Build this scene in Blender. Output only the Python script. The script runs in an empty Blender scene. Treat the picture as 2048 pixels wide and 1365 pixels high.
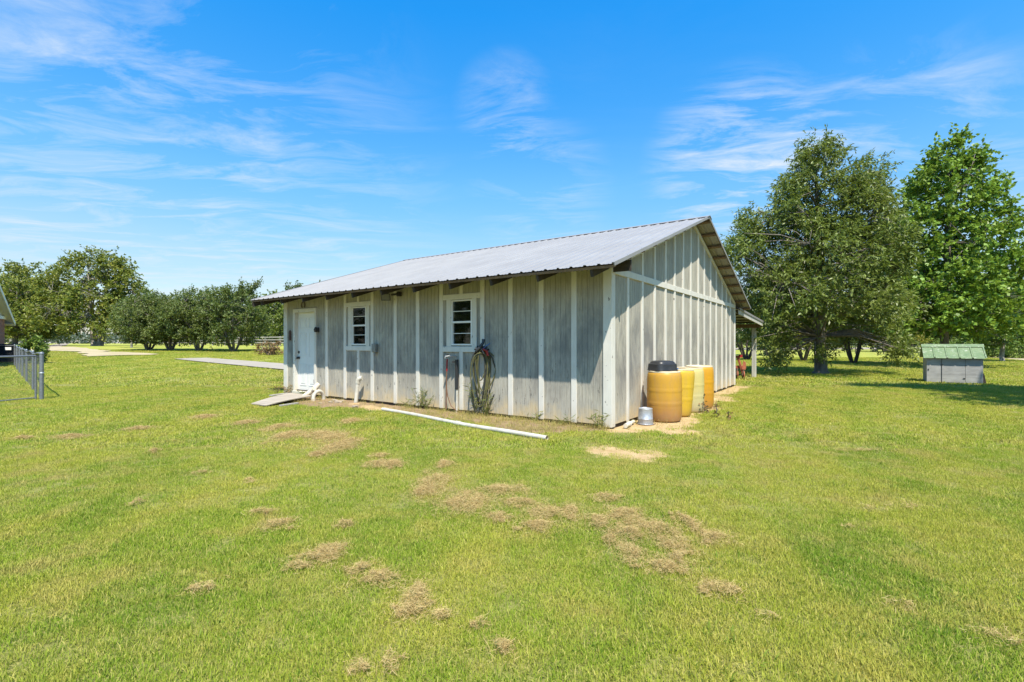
import bpy, math, random
import numpy as np
from mathutils import Vector, Matrix
R = math.radians
random.seed(7)

# ------------------------------------------------------------------ camera
scene = bpy.context.scene
COL = scene.collection
FPX, HC, CX, CY = 971.0, 1.35, 1024.0, 687.0          # focal length in photo pixels, eye height, principal point / horizon
cam_d = bpy.data.cameras.new('camera')
cam_d.sensor_width = 36.0
cam_d.lens = FPX / 2048 * 36
cam_d.shift_y = 4.5 / 2048
cam_d.clip_start = 0.05
cam_d.clip_end = 6000
cam = bpy.data.objects.new('camera', cam_d)
cam.location = (0, 0, HC)
cam.rotation_euler = (R(90), 0, 0)
COL.objects.link(cam)
scene.camera = cam

# ------------------------------------------------------------------ light
SUN_TO = Vector((0.109, -0.555, 1.0)).normalized()    # towards the sun
sun_el = math.asin(SUN_TO.z)
sun_az = math.atan2(SUN_TO.x, SUN_TO.y)               # from +Y, clockwise
sd = bpy.data.lights.new('sun', 'SUN')
sd.energy = 4.9
sd.angle = R(0.53)
sd.color = (1.0, 0.925, 0.79)
so = bpy.data.objects.new('sun', sd)
so.rotation_euler = SUN_TO.to_track_quat('Z', 'Y').to_euler()
so.location = (20, -40, 60)
COL.objects.link(so)

scene.view_settings.view_transform = 'Standard'
scene.view_settings.look = 'None'
scene.view_settings.exposure = 0.93
scene.view_settings.gamma = 1.0
scene.view_settings.use_curve_mapping = False
scene.cycles.use_denoising = True
scene.cycles.max_bounces = 8
scene.cycles.transparent_max_bounces = 12
scene.cycles.sample_clamp_indirect = 6

# ------------------------------------------------------------------ node helpers
def nd(nt, t, ins=None, **props):
    n = nt.nodes.new(t)
    for k, v in props.items():
        setattr(n, k, v)
    for k, v in (ins or {}).items():
        s = n.inputs[k]
        if isinstance(v, bpy.types.NodeSocket):
            nt.links.new(v, s)
        else:
            if isinstance(v, tuple) and len(v) == 3 and s.type == 'RGBA':
                v = (*v, 1)
            s.default_value = v
    return n

def ramp(nt, fac, stops, interp='LINEAR'):
    n = nt.nodes.new('ShaderNodeValToRGB')
    n.color_ramp.interpolation = interp
    el = n.color_ramp.elements
    while len(el) < len(stops):
        el.new(0.5)
    for e, (p, c) in zip(el, stops):
        e.position = p
        if not isinstance(c, tuple):
            c = (c, c, c)
        e.color = (*c, 1) if len(c) == 3 else c
    nt.links.new(fac, n.inputs[0])
    return n.outputs[0]

def mix(nt, fac, a, b, mode='MIX'):
    n = nt.nodes.new('ShaderNodeMix')
    n.data_type = 'RGBA'
    n.blend_type = mode
    for idx, v in ((0, fac), (6, a), (7, b)):
        s = n.inputs[idx]
        if isinstance(v, bpy.types.NodeSocket):
            nt.links.new(v, s)
        elif idx == 0:
            s.default_value = v
        else:
            s.default_value = (*v, 1) if len(v) == 3 else v
    return n.outputs[2]

def mth(nt, op, a, b=None, c=None, clamp=False):
    n = nt.nodes.new('ShaderNodeMath')
    n.operation = op
    n.use_clamp = clamp
    for i, v in enumerate((a, b, c)):
        if v is None:
            continue
        if isinstance(v, bpy.types.NodeSocket):
            nt.links.new(v, n.inputs[i])
        else:
            n.inputs[i].default_value = v
    return n.outputs[0]

def noise(nt, vec, scale, detail=4, rough=0.55, dist=0.0, stretch=None):
    if stretch:
        m = nd(nt, 'ShaderNodeMapping', {'Vector': vec, 'Scale': stretch})
        vec = m.outputs[0]
    n = nd(nt, 'ShaderNodeTexNoise', {'Vector': vec, 'Scale': scale, 'Detail': detail, 'Roughness': rough, 'Distortion': dist})
    return n.outputs[0]

MATS = {}
def new_mat(name):
    m = bpy.data.materials.new(name)
    m.use_nodes = True
    m.node_tree.nodes.clear()
    MATS[name] = m
    return m, m.node_tree

def finish(nt, shader, disp=None):
    o = nt.nodes.new('ShaderNodeOutputMaterial')
    nt.links.new(shader, o.inputs[0])

def principled(nt, base, rough=0.6, metal=0.0, normal=None, spec=0.5, **kw):
    ins = {'Base Color': base, 'Roughness': rough, 'Metallic': metal, 'Specular IOR Level': spec}
    ins.update(kw)
    if normal is not None:
        ins['Normal'] = normal
    return nd(nt, 'ShaderNodeBsdfPrincipled', ins).outputs[0]

def bump(nt, h, strength=0.3, dist=0.01):
    return nd(nt, 'ShaderNodeBump', {'Height': h, 'Strength': strength, 'Distance': dist}).outputs[0]

def wpos(nt):
    return nd(nt, 'ShaderNodeNewGeometry').outputs['Position']

def opos(nt):
    return nd(nt, 'ShaderNodeTexCoord').outputs['Object']

# ------------------------------------------------------------------ sky
w = bpy.data.worlds.new('World')
scene.world = w
w.use_nodes = True
nt = w.node_tree
nt.nodes.clear()
sky = nt.nodes.new('ShaderNodeTexSky')
sky.sky_type = 'NISHITA'
sky.sun_disc = False
sky.sun_elevation = sun_el
sky.sun_rotation = sun_az
sky.altitude = 20
sky.air_density = 1.0
sky.dust_density = 0.55
sky.ozone_density = 2.2
hs = nd(nt, 'ShaderNodeHueSaturation', {'Hue': 0.492, 'Saturation': 1.30, 'Value': 1.0, 'Color': sky.outputs[0]})
dirv = nd(nt, 'ShaderNodeTexCoord').outputs['Generated']
sep = nd(nt, 'ShaderNodeSeparateXYZ', {0: dirv})
zc = mth(nt, 'MAXIMUM', sep.outputs[2], 0.03)
px_ = mth(nt, 'DIVIDE', sep.outputs[0], zc)
py_ = mth(nt, 'DIVIDE', sep.outputs[1], zc)
plane = nd(nt, 'ShaderNodeCombineXYZ', {0: px_, 1: py_, 2: 0.0}).outputs[0]
def pdir(px, py):
    v = Vector(((px - CX) / FPX, 1.0, (CY - py) / FPX)).normalized()
    return v
def blob(px, py, lo, hi):
    d = nd(nt, 'ShaderNodeVectorMath', {0: dirv, 1: tuple(pdir(px, py))}, operation='DOT_PRODUCT').outputs['Value']
    return nd(nt, 'ShaderNodeMapRange', {'Value': d, 'From Min': math.cos(R(lo)), 'From Max': math.cos(R(hi)), 'To Min': 0.0, 'To Max': 1.0}, interpolation_type='SMOOTHSTEP').outputs[0]
# long thin cirrus: stretched noise bent by a second, slower noise
warp = nd(nt, 'ShaderNodeTexNoise', {'Vector': plane, 'Scale': 0.55, 'Detail': 3.0}).outputs['Color']
wv = nd(nt, 'ShaderNodeVectorMath', {0: warp, 1: (0.5, 0.5, 0.5)}, operation='SUBTRACT').outputs[0]
wv = nd(nt, 'ShaderNodeVectorMath', {0: wv, 'Scale': 1.3}, operation='SCALE').outputs[0]
pw = nd(nt, 'ShaderNodeVectorMath', {0: plane, 1: wv}, operation='ADD').outputs[0]
mp = nd(nt, 'ShaderNodeMapping', {'Vector': pw, 'Rotation': (0, 0, R(24)), 'Scale': (0.85, 1.75, 1.0), 'Location': (3.1, 0.4, 0)}).outputs[0]
n1 = noise(nt, mp, 1.5, 10, 0.66, 0.5)
n2 = noise(nt, plane, 0.42, 3, 0.5)
wisp = ramp(nt, n1, [(0.46, 0.0), (0.60, 0.35), (0.80, 1.0)])
cover = ramp(nt, n2, [(0.42, 0.0), (0.70, 1.0)])
left = mth(nt, 'ADD', blob(330, 360, 30, 6), mth(nt, 'MULTIPLY', blob(150, 60, 22, 4), 0.25))
left = mth(nt, 'ADD', left, mth(nt, 'MULTIPLY', blob(1080, 380, 9, 2), 0.8))
right = mth(nt, 'ADD', blob(1480, 335, 10.5, 1.5), mth(nt, 'MULTIPLY', blob(1790, 330, 12, 3), 0.55))
right = mth(nt, 'ADD', right, mth(nt, 'MULTIPLY', blob(1010, 215, 6, 1), 0.45))
where = mth(nt, 'ADD', mth(nt, 'MULTIPLY', cover, 0.10), mth(nt, 'ADD', left, mth(nt, 'MULTIPLY', right, 2.1)), clamp=False)
cl = mth(nt, 'MULTIPLY', wisp, where)
# broad thin veil low in the sky
veil_n = noise(nt, mp, 0.5, 4, 0.5)
low = nd(nt, 'ShaderNodeMapRange', {'Value': sep.outputs[2], 'From Min': 0.30, 'From Max': 0.05, 'To Min': 0.0, 'To Max': 1.0}, interpolation_type='SMOOTHSTEP').outputs[0]
veil = mth(nt, 'MULTIPLY', mth(nt, 'ADD', mth(nt, 'MULTIPLY', veil_n, 0.75), 0.0), low)
cl = mth(nt, 'ADD', mth(nt, 'MULTIPLY', cl, 0.70), veil, clamp=True)
tint = ramp(nt, sep.outputs[2], [(0.0, (0.76, 0.68, 0.63)), (0.12, (0.78, 0.74, 0.71)), (0.30, (1.0, 1.06, 1.08)), (0.56, (0.26, 1.12, 1.42)), (1.0, (0.28, 1.0, 1.3))])
skyb = mix(nt, 1.0, hs.outputs[0], tint, 'MULTIPLY')
skyc = mix(nt, cl, skyb, (3.5, 3.9, 4.3))
bg = nd(nt, 'ShaderNodeBackground', {'Color': skyc, 'Strength': 0.12})
wo = nt.nodes.new('ShaderNodeOutputWorld')
nt.links.new(bg.outputs[0], wo.inputs[0])

# ------------------------------------------------------------------ terrain
def sstep(a, b, x):
    t = np.clip((np.asarray(x, float) - a) / (b - a), 0, 1)
    return t * t * (3 - 2 * t)
def hg(x, y):
    """ground height: flat round the shed, a gentle rise far off on the left"""
    return 1.0 * sstep(15, -15, x) * sstep(14, 62, y)
def ground_px(px, py):
    """photo pixel -> point on the ground"""
    dx, dz = (px - CX) / FPX, (CY - py) / FPX
    lo, y = 0.5, 0.5
    while y < 900:
        if HC + dz * y <= float(hg(dx * y, y)):
            break
        lo = y
        y *= 1.02
    for _ in range(40):
        m = (lo + y) / 2
        if HC + dz * m <= float(hg(dx * m, m)):
            y = m
        else:
            lo = m
    return Vector((dx * y, y, float(hg(dx * y, y))))
def at_depth(px, Z):
    x = (px - CX) / FPX * Z
    return Vector((x, Z, float(hg(x, Z))))

_perm = np.random.default_rng(3).random((256, 256))
def vnoise(x, y, s):
    x = np.asarray(x, float) * s; y = np.asarray(y, float) * s
    xi = np.floor(x).astype(int); yi = np.floor(y).astype(int)
    fx = x - xi; fy = y - yi
    fx = fx * fx * (3 - 2 * fx); fy = fy * fy * (3 - 2 * fy)
    g = lambda i, j: _perm[(xi + i) % 256, (yi + j) % 256]
    return (g(0, 0) * (1 - fx) + g(1, 0) * fx) * (1 - fy) + (g(0, 1) * (1 - fx) + g(1, 1) * fx) * fy
def fbm(x, y, s):
    return vnoise(x, y, s) * .55 + vnoise(x + 31, y + 7, s * 2.3) * .3 + vnoise(x + 5, y + 77, s * 5.1) * .15
def poly_sd(x, y, poly):
    """signed distance, negative inside"""
    P = np.array(poly, float)
    d = np.full(np.shape(x), 1e9); inside = np.zeros(np.shape(x), bool)
    for a, b in zip(P, np.roll(P, -1, 0)):
        e = b - a
        t = np.clip(((x - a[0]) * e[0] + (y - a[1]) * e[1]) / (e @ e + 1e-12), 0, 1)
        d = np.minimum(d, np.hypot(x - a[0] - t * e[0], y - a[1] - t * e[1]))
        c = ((a[1] > y) != (b[1] > y)) & (x < (b[0] - a[0]) * (y - a[1]) / (b[1] - a[1] + 1e-12) + a[0])
        inside ^= c
    return np.where(inside, -d, d)

# building frame: origin at the near corner, local X to the right along the front wall, local Y back along the gable wall
CORNER = Vector((1.57, 7.70, 0))
ANG = math.atan2(-0.5788, 0.8155)
BX = np.array([0.8155, -0.5788]); BY = np.array([0.5787, 0.8156])
def b2w(x, y, z=0.0):
    return Vector((CORNER.x + BX[0] * x + BY[0] * y, CORNER.y + BX[1] * x + BY[1] * y, z))
def w2b(x, y):
    dx = np.asarray(x) - CORNER.x; dy = np.asarray(y) - CORNER.y
    return dx * BX[0] + dy * BX[1], dx * BY[0] + dy * BY[1]

PX = lambda pts: [tuple(ground_px(*p)[:2]) for p in pts]
SOIL_POLY = [tuple(b2w(*p)[:2]) for p in [(-9.0, 0.2), (0.1, 0.2), (0.12, -0.28), (-0.5, -0.5)]] + PX([(1085, 872), (960, 850), (850, 833), (770, 822), (700, 815), (640, 815), (590, 811)])
SAND_POLYS = [
    [tuple(b2w(*p)[:2]) for p in [(-0.2, 0.0), (-0.2, 9.6), (0.45, 9.6), (0.5, 6.5), (0.75, 5.0), (0.55, 4.2), (0.95, 3.4), (0.8, 2.4), (0.95, 1.4), (0.9, 0.5), (0.5, -0.25), (0.1, -0.3)]],
    PX([(1170, 897), (1215, 893), (1262, 899), (1340, 903), (1346, 917), (1290, 922), (1225, 915), (1180, 908)]),
    PX([(1300, 862), (1360, 858), (1420, 867), (1400, 872), (1330, 868)]),
    PX([(712, 806), (760, 812), (790, 820), (745, 820), (716, 815)]),
]
def soil_mask(x, y):
    n = (fbm(x, y, 2.2) - .5) * .5
    return sstep(0.10, -0.10, poly_sd(x, y, SOIL_POLY) + n)
def sand_mask(x, y):
    m = 0
    n = (fbm(x + 9, y, 2.6) - .5) * .75
    for p in SAND_POLYS:
        a = sstep(0.14, -0.12, poly_sd(x, y, p) + n * (.8 if p is SAND_POLYS[0] else .7))
        if p is not SAND_POLYS[0]:
            a = a * np.clip(.35 + 1.1 * fbm(x + 3, y + 8, 5.5), 0, 1)
        m = np.maximum(m, a)
    return m
def under_shed(x, y, pad=0.0):
    lx, ly = w2b(x, y)
    return (lx > -9.5 - pad) & (lx < 0.0 + pad) & (ly > 0.0 - pad) & (ly < 9.56 + pad)

# shared lawn colour: world position -> colour
def lawn_group():
    g = bpy.data.node_groups.new('lawn_colour', 'ShaderNodeTree')
    g.interface.new_socket('Color', in_out='OUTPUT', socket_type='NodeSocketColor')
    go = g.nodes.new('NodeGroupOutput')
    p = wpos(g)
    a = noise(g, p, 0.55, 4, 0.6)
    b = noise(g, p, 2.3, 5, 0.65)
    c = noise(g, p, 0.16, 3, 0.5)
    # mower swathes running along the gable side
    ln = nd(g, 'ShaderNodeMapping', {'Vector': p, 'Rotation': (0, 0, R(33)), 'Scale': (1, 0.05, 1)}).outputs[0]
    lxn = nd(g, 'ShaderNodeMapping', {'Vector': p, 'Rotation': (0, 0, R(35.36))}).outputs[0]
    lxs = nd(g, 'ShaderNodeSeparateXYZ', {0: lxn}).outputs[0]
    swn = noise(g, p, 0.22, 2, 0.5)
    sw = mth(g, 'SINE', mth(g, 'ADD', mth(g, 'MULTIPLY', lxs, 4.6), mth(g, 'MULTIPLY', swn, 9.0)))
    st = mth(g, 'ADD', noise(g, ln, 0.85, 2, 0.4), mth(g, 'MULTIPLY', sw, 0.075))
    green = mix(g, ramp(g, a, [(0.35, 0.0), (0.65, 1.0)]), (0.185, 0.290, 0.020), (0.350, 0.415, 0.042))
    green = mix(g, ramp(g, st, [(0.45, 0.0), (0.55, 0.62)]), green, (0.440, 0.430, 0.058))
    yell = mix(g, ramp(g, b, [(0.46, 0.0), (0.70, 0.85)]), green, (0.500, 0.430, 0.095))
    tan = mix(g, ramp(g, mth(g, 'MULTIPLY', c, b), [(0.27, 0.0), (0.42, 0.7)]), yell, (0.46, 0.35, 0.155))
    g.links.new(tan, go.inputs[0])
    return g
LAWN = lawn_group()
def lawn_col(nt):
    n = nt.nodes.new('ShaderNodeGroup')
    n.node_tree = LAWN
    return n.outputs[0]

def m_ground():
    m, nt = new_mat('lawn_ground')
    p = wpos(nt)
    col = lawn_col(nt)
    f = noise(nt, p, 34, 5, 0.7)
    far = noise(nt, p, 6, 5, 0.7)
    col = mix(nt, ramp(nt, f, [(0.35, 0.75), (0.65, 0.0)]), col, (0.13, 0.13, 0.04))
    col = mix(nt, ramp(nt, far, [(0.5, 0.0), (0.75, 0.5)]), col, (0.30, 0.25, 0.10))
    yy = nd(nt, 'ShaderNodeSeparateXYZ', {0: p}).outputs[1]
    litter = mix(nt, ramp(nt, f, [(0.4, 0.0), (0.6, 1.0)]), (0.095, 0.105, 0.025), (0.255, 0.225, 0.080))
    nearf = nd(nt, 'ShaderNodeMapRange', {'Value': yy, 'From Min': 14.0, 'From Max': 44.0, 'To Min': 0.8, 'To Max': 0.0}).outputs[0]
    col = mix(nt, nearf, col, litter)
    soil_n = noise(nt, p, 9, 6, 0.7)
    soil = mix(nt, ramp(nt, soil_n, [(0.35, 0.0), (0.7, 1.0)]), (0.17, 0.115, 0.070), (0.36, 0.255, 0.150))
    sand = mix(nt, ramp(nt, noise(nt, p, 5, 6, 0.7), [(0.35, 0.0), (0.65, 1.0)]), (0.36, 0.245, 0.115), (0.50, 0.375, 0.205))
    grit = noise(nt, p, 120, 3, 0.8)
    sand = mix(nt, ramp(nt, grit, [(0.35, 0.35), (0.55, 0.0)]), sand, (0.30, 0.20, 0.10))
    a1 = nd(nt, 'ShaderNodeAttribute', attribute_name='soil').outputs['Fac']
    a2 = nd(nt, 'ShaderNodeAttribute', attribute_name='sand').outputs['Fac']
    br = noise(nt, p, 14, 4, 0.7)
    brk = lambda a: ramp(nt, mth(nt, 'ADD', a, mth(nt, 'MULTIPLY', mth(nt, 'SUBTRACT', br, 0.5), 1.6)), [(0.35, 0.0), (0.7, 1.0)])
    col = mix(nt, brk(a1), col, soil)
    col = mix(nt, brk(a2), col, sand)
    bmp = bump(nt, mth(nt, 'ADD', f, mth(nt, 'MULTIPLY', grit, 0.4)), 0.6, 0.03)
    finish(nt, principled(nt, col, 0.95, normal=bmp, spec=0.15))
    return m
m_ground()

def mesh_np(name, V, F, mat=None, parent=None, smooth=False, link=True, attrs=None):
    """V (n,3) array, F (m,k) array of equal-sized faces, or list of such arrays"""
    Fs = F if isinstance(F, list) else [F]
    me = bpy.data.meshes.new(name)
    V = np.asarray(V, np.float32)
    me.vertices.add(len(V))
    me.vertices.foreach_set('co', V.ravel())
    Fs = [np.asarray(f, np.int32) for f in Fs if len(f)]
    nl = sum(f.size for f in Fs); nf = sum(len(f) for f in Fs)
    if nf:
        me.loops.add(nl); me.polygons.add(nf)
        me.loops.foreach_set('vertex_index', np.concatenate([f.ravel() for f in Fs]))
        tot = np.concatenate([np.full(len(f), f.shape[1], np.int32) for f in Fs])
        me.polygons.foreach_set('loop_start', np.concatenate([[0], np.cumsum(tot)[:-1]]).astype(np.int32))
        me.polygons.foreach_set('loop_total', tot)
        if smooth:
            me.polygons.foreach_set('use_smooth', np.ones(nf, bool))
    for k, (dt, arr) in (attrs or {}).items():
        at = me.attributes.new(k, dt, 'POINT')
        at.data.foreach_set('vector' if dt == 'FLOAT_VECTOR' else 'value', np.asarray(arr).ravel())
    me.update(calc_edges=True)
    if mat:
        me.materials.append(MATS[mat])
    if not link:
        return me
    o = bpy.data.objects.new(name, me)
    COL.objects.link(o)
    if parent:
        o.parent = parent
    return o

def axis(fine_lo, fine_hi, step, outs, grow=1.22):
    a = list(np.arange(fine_lo, fine_hi + 1e-6, step))
    s, p = step, a[-1]
    while p < outs[1]:
        s *= grow; p += s; a.append(p)
    s, p, lo = step, a[0], []
    while p > outs[0]:
        s *= grow; p -= s; lo.append(p)
    return np.array(lo[::-1] + a)
gx = axis(-9, 9, 0.09, (-2500, 2500), 1.09)
gy = axis(3, 19, 0.09, (-300, 4000), 1.09)
GX, GY = np.meshgrid(gx, gy)
GZ = hg(GX, GY)
near = (GX > -12) & (GX < 13) & (GY > 2) & (GY < 24)
soil = np.zeros(GX.shape); sand = np.zeros(GX.shape)
soil[near] = soil_mask(GX[near], GY[near]); sand[near] = sand_mask(GX[near], GY[near])
us = under_shed(GX, GY, 0.02)
GZ = GZ + np.where(near, (fbm(GX, GY, 1.3) - .5) * .03 * np.clip(soil + sand, 0, 1), 0) * (~us)
GZ = GZ - 0.03 * us
ny_, nx_ = GX.shape
idx = np.arange(ny_ * nx_).reshape(ny_, nx_)
F = np.stack([idx[:-1, :-1], idx[:-1, 1:], idx[1:, 1:], idx[1:, :-1]], -1).reshape(-1, 4)
ground = mesh_np('ground', np.stack([GX, GY, GZ], -1).reshape(-1, 3), F, 'lawn_ground', smooth=True,
                 attrs={'soil': ('FLOAT', soil.ravel()), 'sand': ('FLOAT', sand.ravel())})
ground['kind'] = 'structure'
# ------------------------------------------------------------------ mesh builder
class MB:
    def __init__(s):
        s.v = []; s.f = []
    def add(s, vs, fs):
        o = len(s.v)
        s.v += [tuple(v) for v in vs]
        s.f += [tuple(i + o for i in f) for f in fs]
        return s
    def box(s, x0, x1, y0, y1, z0, z1, bev=0.0):
        if x0 > x1: x0, x1 = x1, x0
        if y0 > y1: y0, y1 = y1, y0
        vs = [(x, y, z) for z in (z0, z1) for y in (y0, y1) for x in (x0, x1)]
        return s.add(vs, [(0, 2, 3, 1), (4, 5, 7, 6), (0, 1, 5, 4), (2, 6, 7, 3), (0, 4, 6, 2), (1, 3, 7, 5)])
    def bar(s, a, b, w, h, up=(0, 0, 1)):
        """rectangular bar from a to b, w wide, h high"""
        a, b = Vector(a), Vector(b)
        d = (b - a).normalized()
        side = d.cross(Vector(up))
        side = side.normalized() if side.length > 1e-5 else Vector((1, 0, 0))
        u = side.cross(d).normalized()
        q = []
        for p in (a, b):
            for i, j in ((-1, -1), (1, -1), (1, 1), (-1, 1)):
                q.append(p + side * (i * w / 2) + u * (j * h / 2))
        return s.add(q, [(0, 3, 2, 1), (4, 5, 6, 7), (0, 1, 5, 4), (1, 2, 6, 5), (2, 3, 7, 6), (3, 0, 4, 7)])
    def tube(s, pts, rad, n=8, cap=True):
        pts = [Vector(p) for p in pts]
        rad = rad if hasattr(rad, '__len__') else [rad] * len(pts)
        prev = None; rings = []
        for i, p in enumerate(pts):
            d = (pts[min(i + 1, len(pts) - 1)] - pts[max(i - 1, 0)]).normalized()
            ref = prev if prev is not None else (Vector((0, 0, 1)) if abs(d.z) < .9 else Vector((1, 0, 0)))
            a = (ref - d * ref.dot(d))
            a = a.normalized() if a.length > 1e-6 else d.orthogonal().normalized()
            prev = a
            b = d.cross(a)
            o = len(s.v)
            for k in range(n):
                t = 2 * math.pi * k / n
                s.v.append(tuple(p + a * (math.cos(t) * rad[i]) + b * (math.sin(t) * rad[i])))
            rings.append(o)
        for r0, r1 in zip(rings, rings[1:]):
            for k in range(n):
                k2 = (k + 1) % n
                s.f.append((r0 + k, r0 + k2, r1 + k2, r1 + k))
        if cap:
            s.f.append(tuple(rings[0] + k for k in range(n))[::-1])
            s.f.append(tuple(rings[-1] + k for k in range(n)))
        return s
    def lathe(s, prof, n=24, c=(0, 0, 0), cap_top=True, cap_bot=True):
        rings = []
        for r, z in prof:
            o = len(s.v)
            for k in range(n):
                t = 2 * math.pi * k / n
                s.v.append((c[0] + r * math.cos(t), c[1] + r * math.sin(t), c[2] + z))
            rings.append(o)
        for r0, r1 in zip(rings, rings[1:]):
            for k in range(n):
                k2 = (k + 1) % n
                s.f.append((r0 + k, r0 + k2, r1 + k2, r1 + k))
        if cap_bot: s.f.append(tuple(rings[0] + k for k in range(n))[::-1])
        if cap_top: s.f.append(tuple(rings[-1] + k for k in range(n)))
        return s
    def prism(s, poly, y0, y1):
        """polygon in x,z extruded along y"""
        n = len(poly)
        vs = [(x, y0, z) for x, z in poly] + [(x, y1, z) for x, z in poly]
        fs = [tuple(range(n)), tuple(range(2 * n - 1, n - 1, -1))]
        fs += [(i, i + n, (i + 1) % n + n, (i + 1) % n) for i in range(n)]
        return s.add(vs, fs)
    def build(s, name, mat, parent=None, smooth=False, bev=0.0, loc=None):
        me = bpy.data.meshes.new(name)
        me.from_pydata(s.v, [], s.f)
        import bmesh
        bm = bmesh.new(); bm.from_mesh(me)
        bmesh.ops.recalc_face_normals(bm, faces=bm.faces)
        if bev:
            bmesh.ops.bevel(bm, geom=[e for e in bm.edges if e.is_manifold and e.calc_face_angle(0) > 0.6], offset=bev, segments=1, affect='EDGES', clamp_overlap=True)
        bm.to_mesh(me); bm.free()
        if smooth:
            for p in me.polygons: p.use_smooth = True
            me.set_sharp_from_angle(angle=R(40))
        me.materials.append(MATS[mat])
        o = bpy.data.objects.new(name, me)
        COL.objects.link(o)
        if parent: o.parent = parent
        if loc: o.location = loc
        return o

def thing(name, label, cat, loc=(0, 0, 0), rz=0.0, group=None):
    o = bpy.data.objects.new(name, None)
    o.empty_display_size = 0.2
    COL.objects.link(o)
    o.location = loc
    o.rotation_euler = (0, 0, rz)
    return tag(o, label, cat, group)
def tag(o, label, cat, group=None):
    o['label'] = label; o['category'] = cat
    if group: o['group'] = group
    return o

# ------------------------------------------------------------------ materials
def m_siding():
    m, nt = new_mat('siding_paint')
    p = opos(nt)
    sp = nd(nt, 'ShaderNodeSeparateXYZ', {0: p})
    rnd = nd(nt, 'ShaderNodeObjectInfo').outputs['Random']
    grain = noise(nt, p, 55, 5, 0.7, 0.2, (1, 1, 0.045))
    fine = noise(nt, p, 80, 4, 0.75, 0.0, (1, 1, 0.035))
    mott = noise(nt, p, 3.2, 5, 0.65)
    col = mix(nt, ramp(nt, grain, [(0.32, 0.0), (0.68, 1.0)]), (0.290, 0.270, 0.220), (0.490, 0.455, 0.370))
    col = mix(nt, mth(nt, 'MULTIPLY', rnd, 0.35), col, (0.40, 0.385, 0.335))
    # grey mildew clouds; the height ramp also paints eave shade, weak where sun hits
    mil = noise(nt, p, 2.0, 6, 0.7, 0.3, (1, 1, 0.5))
    shade_band = ramp(nt, mth(nt, 'DIVIDE', sp.outputs[2], 4.0), [(0.0, 0.15), (0.12, 0.45), (0.22, 1.0), (0.38, 1.0), (0.52, 0.45), (1.0, 0.35)])
    mil_shade = mth(nt, 'MULTIPLY', ramp(nt, mil, [(0.38, 0.0), (0.62, 1.0)]), shade_band)
    col = mix(nt, mth(nt, 'MULTIPLY', mil_shade, 0.82), col, (0.150, 0.147, 0.142))
    # fine weathered hairlines
    col = mix(nt, mth(nt, 'MULTIPLY', ramp(nt, fine, [(0.50, 0.0), (0.64, 1.0)]), 0.62), col, (0.17, 0.155, 0.13))
    # flaked-off paint: short dark vertical ticks
    fl = noise(nt, p, 16, 5, 0.78, 0.0, (1, 1, 0.26))
    flw = noise(nt, p, 1.7, 3, 0.6)
    zlow = ramp(nt, mth(nt, 'DIVIDE', sp.outputs[2], 1.6), [(0.0, 1.0), (0.55, 0.8), (1.0, 0.0)])
    flm = mth(nt, 'MULTIPLY', mth(nt, 'MULTIPLY', ramp(nt, fl, [(0.585, 0.0), (0.62, 1.0)]), ramp(nt, flw, [(0.46, 0.0), (0.56, 1.0)])), zlow)
    col = mix(nt, mth(nt, 'MULTIPLY', flm, 0.85), col, (0.05, 0.045, 0.04))
    # sand splashed up from the ground
    sz = mth(nt, 'ADD', sp.outputs[2], mth(nt, 'MULTIPLY', mth(nt, 'SUBTRACT', mott, 0.5), 1.1))
    spl = ramp(nt, sz, [(-0.0, 0.75), (0.14, 0.40), (0.34, 0.0)])
    col = mix(nt, spl, col, (0.52, 0.40, 0.215))
    bmp = bump(nt, mth(nt, 'ADD', grain, fl), 0.28, 0.006)
    finish(nt, principled(nt, col, 0.82, normal=bmp, spec=0.25))
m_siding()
def m_white(name, base=(0.61, 0.585, 0.525), dirt=(0.46, 0.40, 0.28), amount=0.6, chips=1.0):
    m, nt = new_mat(name)
    p = opos(nt)
    sp = nd(nt, 'ShaderNodeSeparateXYZ', {0: p})
    n = noise(nt, p, 6, 6, 0.7, 0.2, (1, 1, 0.35))
    g = noise(nt, p, 60, 4, 0.7, 0.0, (1, 1, 0.06))
    col = mix(nt, ramp(nt, n, [(0.40, 0.0), (0.72, amount)]), base, (0.47, 0.445, 0.385))
    col = mix(nt, mth(nt, 'MULTIPLY', ramp(nt, g, [(0.55, 0.0), (0.7, 1.0)]), 0.25), col, (0.45, 0.43, 0.38))
    k = noise(nt, p, 17, 3, 0.6, 0.0, (1, 1, 0.45))
    col = mix(nt, mth(nt, 'MULTIPLY', ramp(nt, k, [(0.685, 0.0), (0.70, 1.0)]), 0.8 * chips), col, (0.12, 0.10, 0.09))
    sz = mth(nt, 'ADD', sp.outputs[2], mth(nt, 'MULTIPLY', mth(nt, 'SUBTRACT', n, 0.5), 0.5))
    col = mix(nt, ramp(nt, sz, [(0.0, 0.55), (0.3, 0.0)]), col, dirt)
    finish(nt, principled(nt, col, 0.62, normal=bump(nt, g, 0.2, 0.004), spec=0.35))
m_white('white_paint')
m_white('white_door', (0.70, 0.69, 0.66), (0.55, 0.50, 0.40), 0.25, 0.0)
def m_simple(name, c1, c2=None, rough=0.6, metal=0.0, scale=8, spec=0.4, stretch=None, bstr=0.2, bdist=0.004, **kw):
    m, nt = new_mat(name)
    p = opos(nt)
    n = noise(nt, p, scale, 5, 0.65, 0.1, stretch)
    c2 = c2 or tuple(x * 0.72 for x in c1)
    col = mix(nt, ramp(nt, n, [(0.35, 0.0), (0.68, 1.0)]), c1, c2)
    finish(nt, principled(nt, col, rough, metal, bump(nt, n, bstr, bdist), spec, **kw))
    return m
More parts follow.
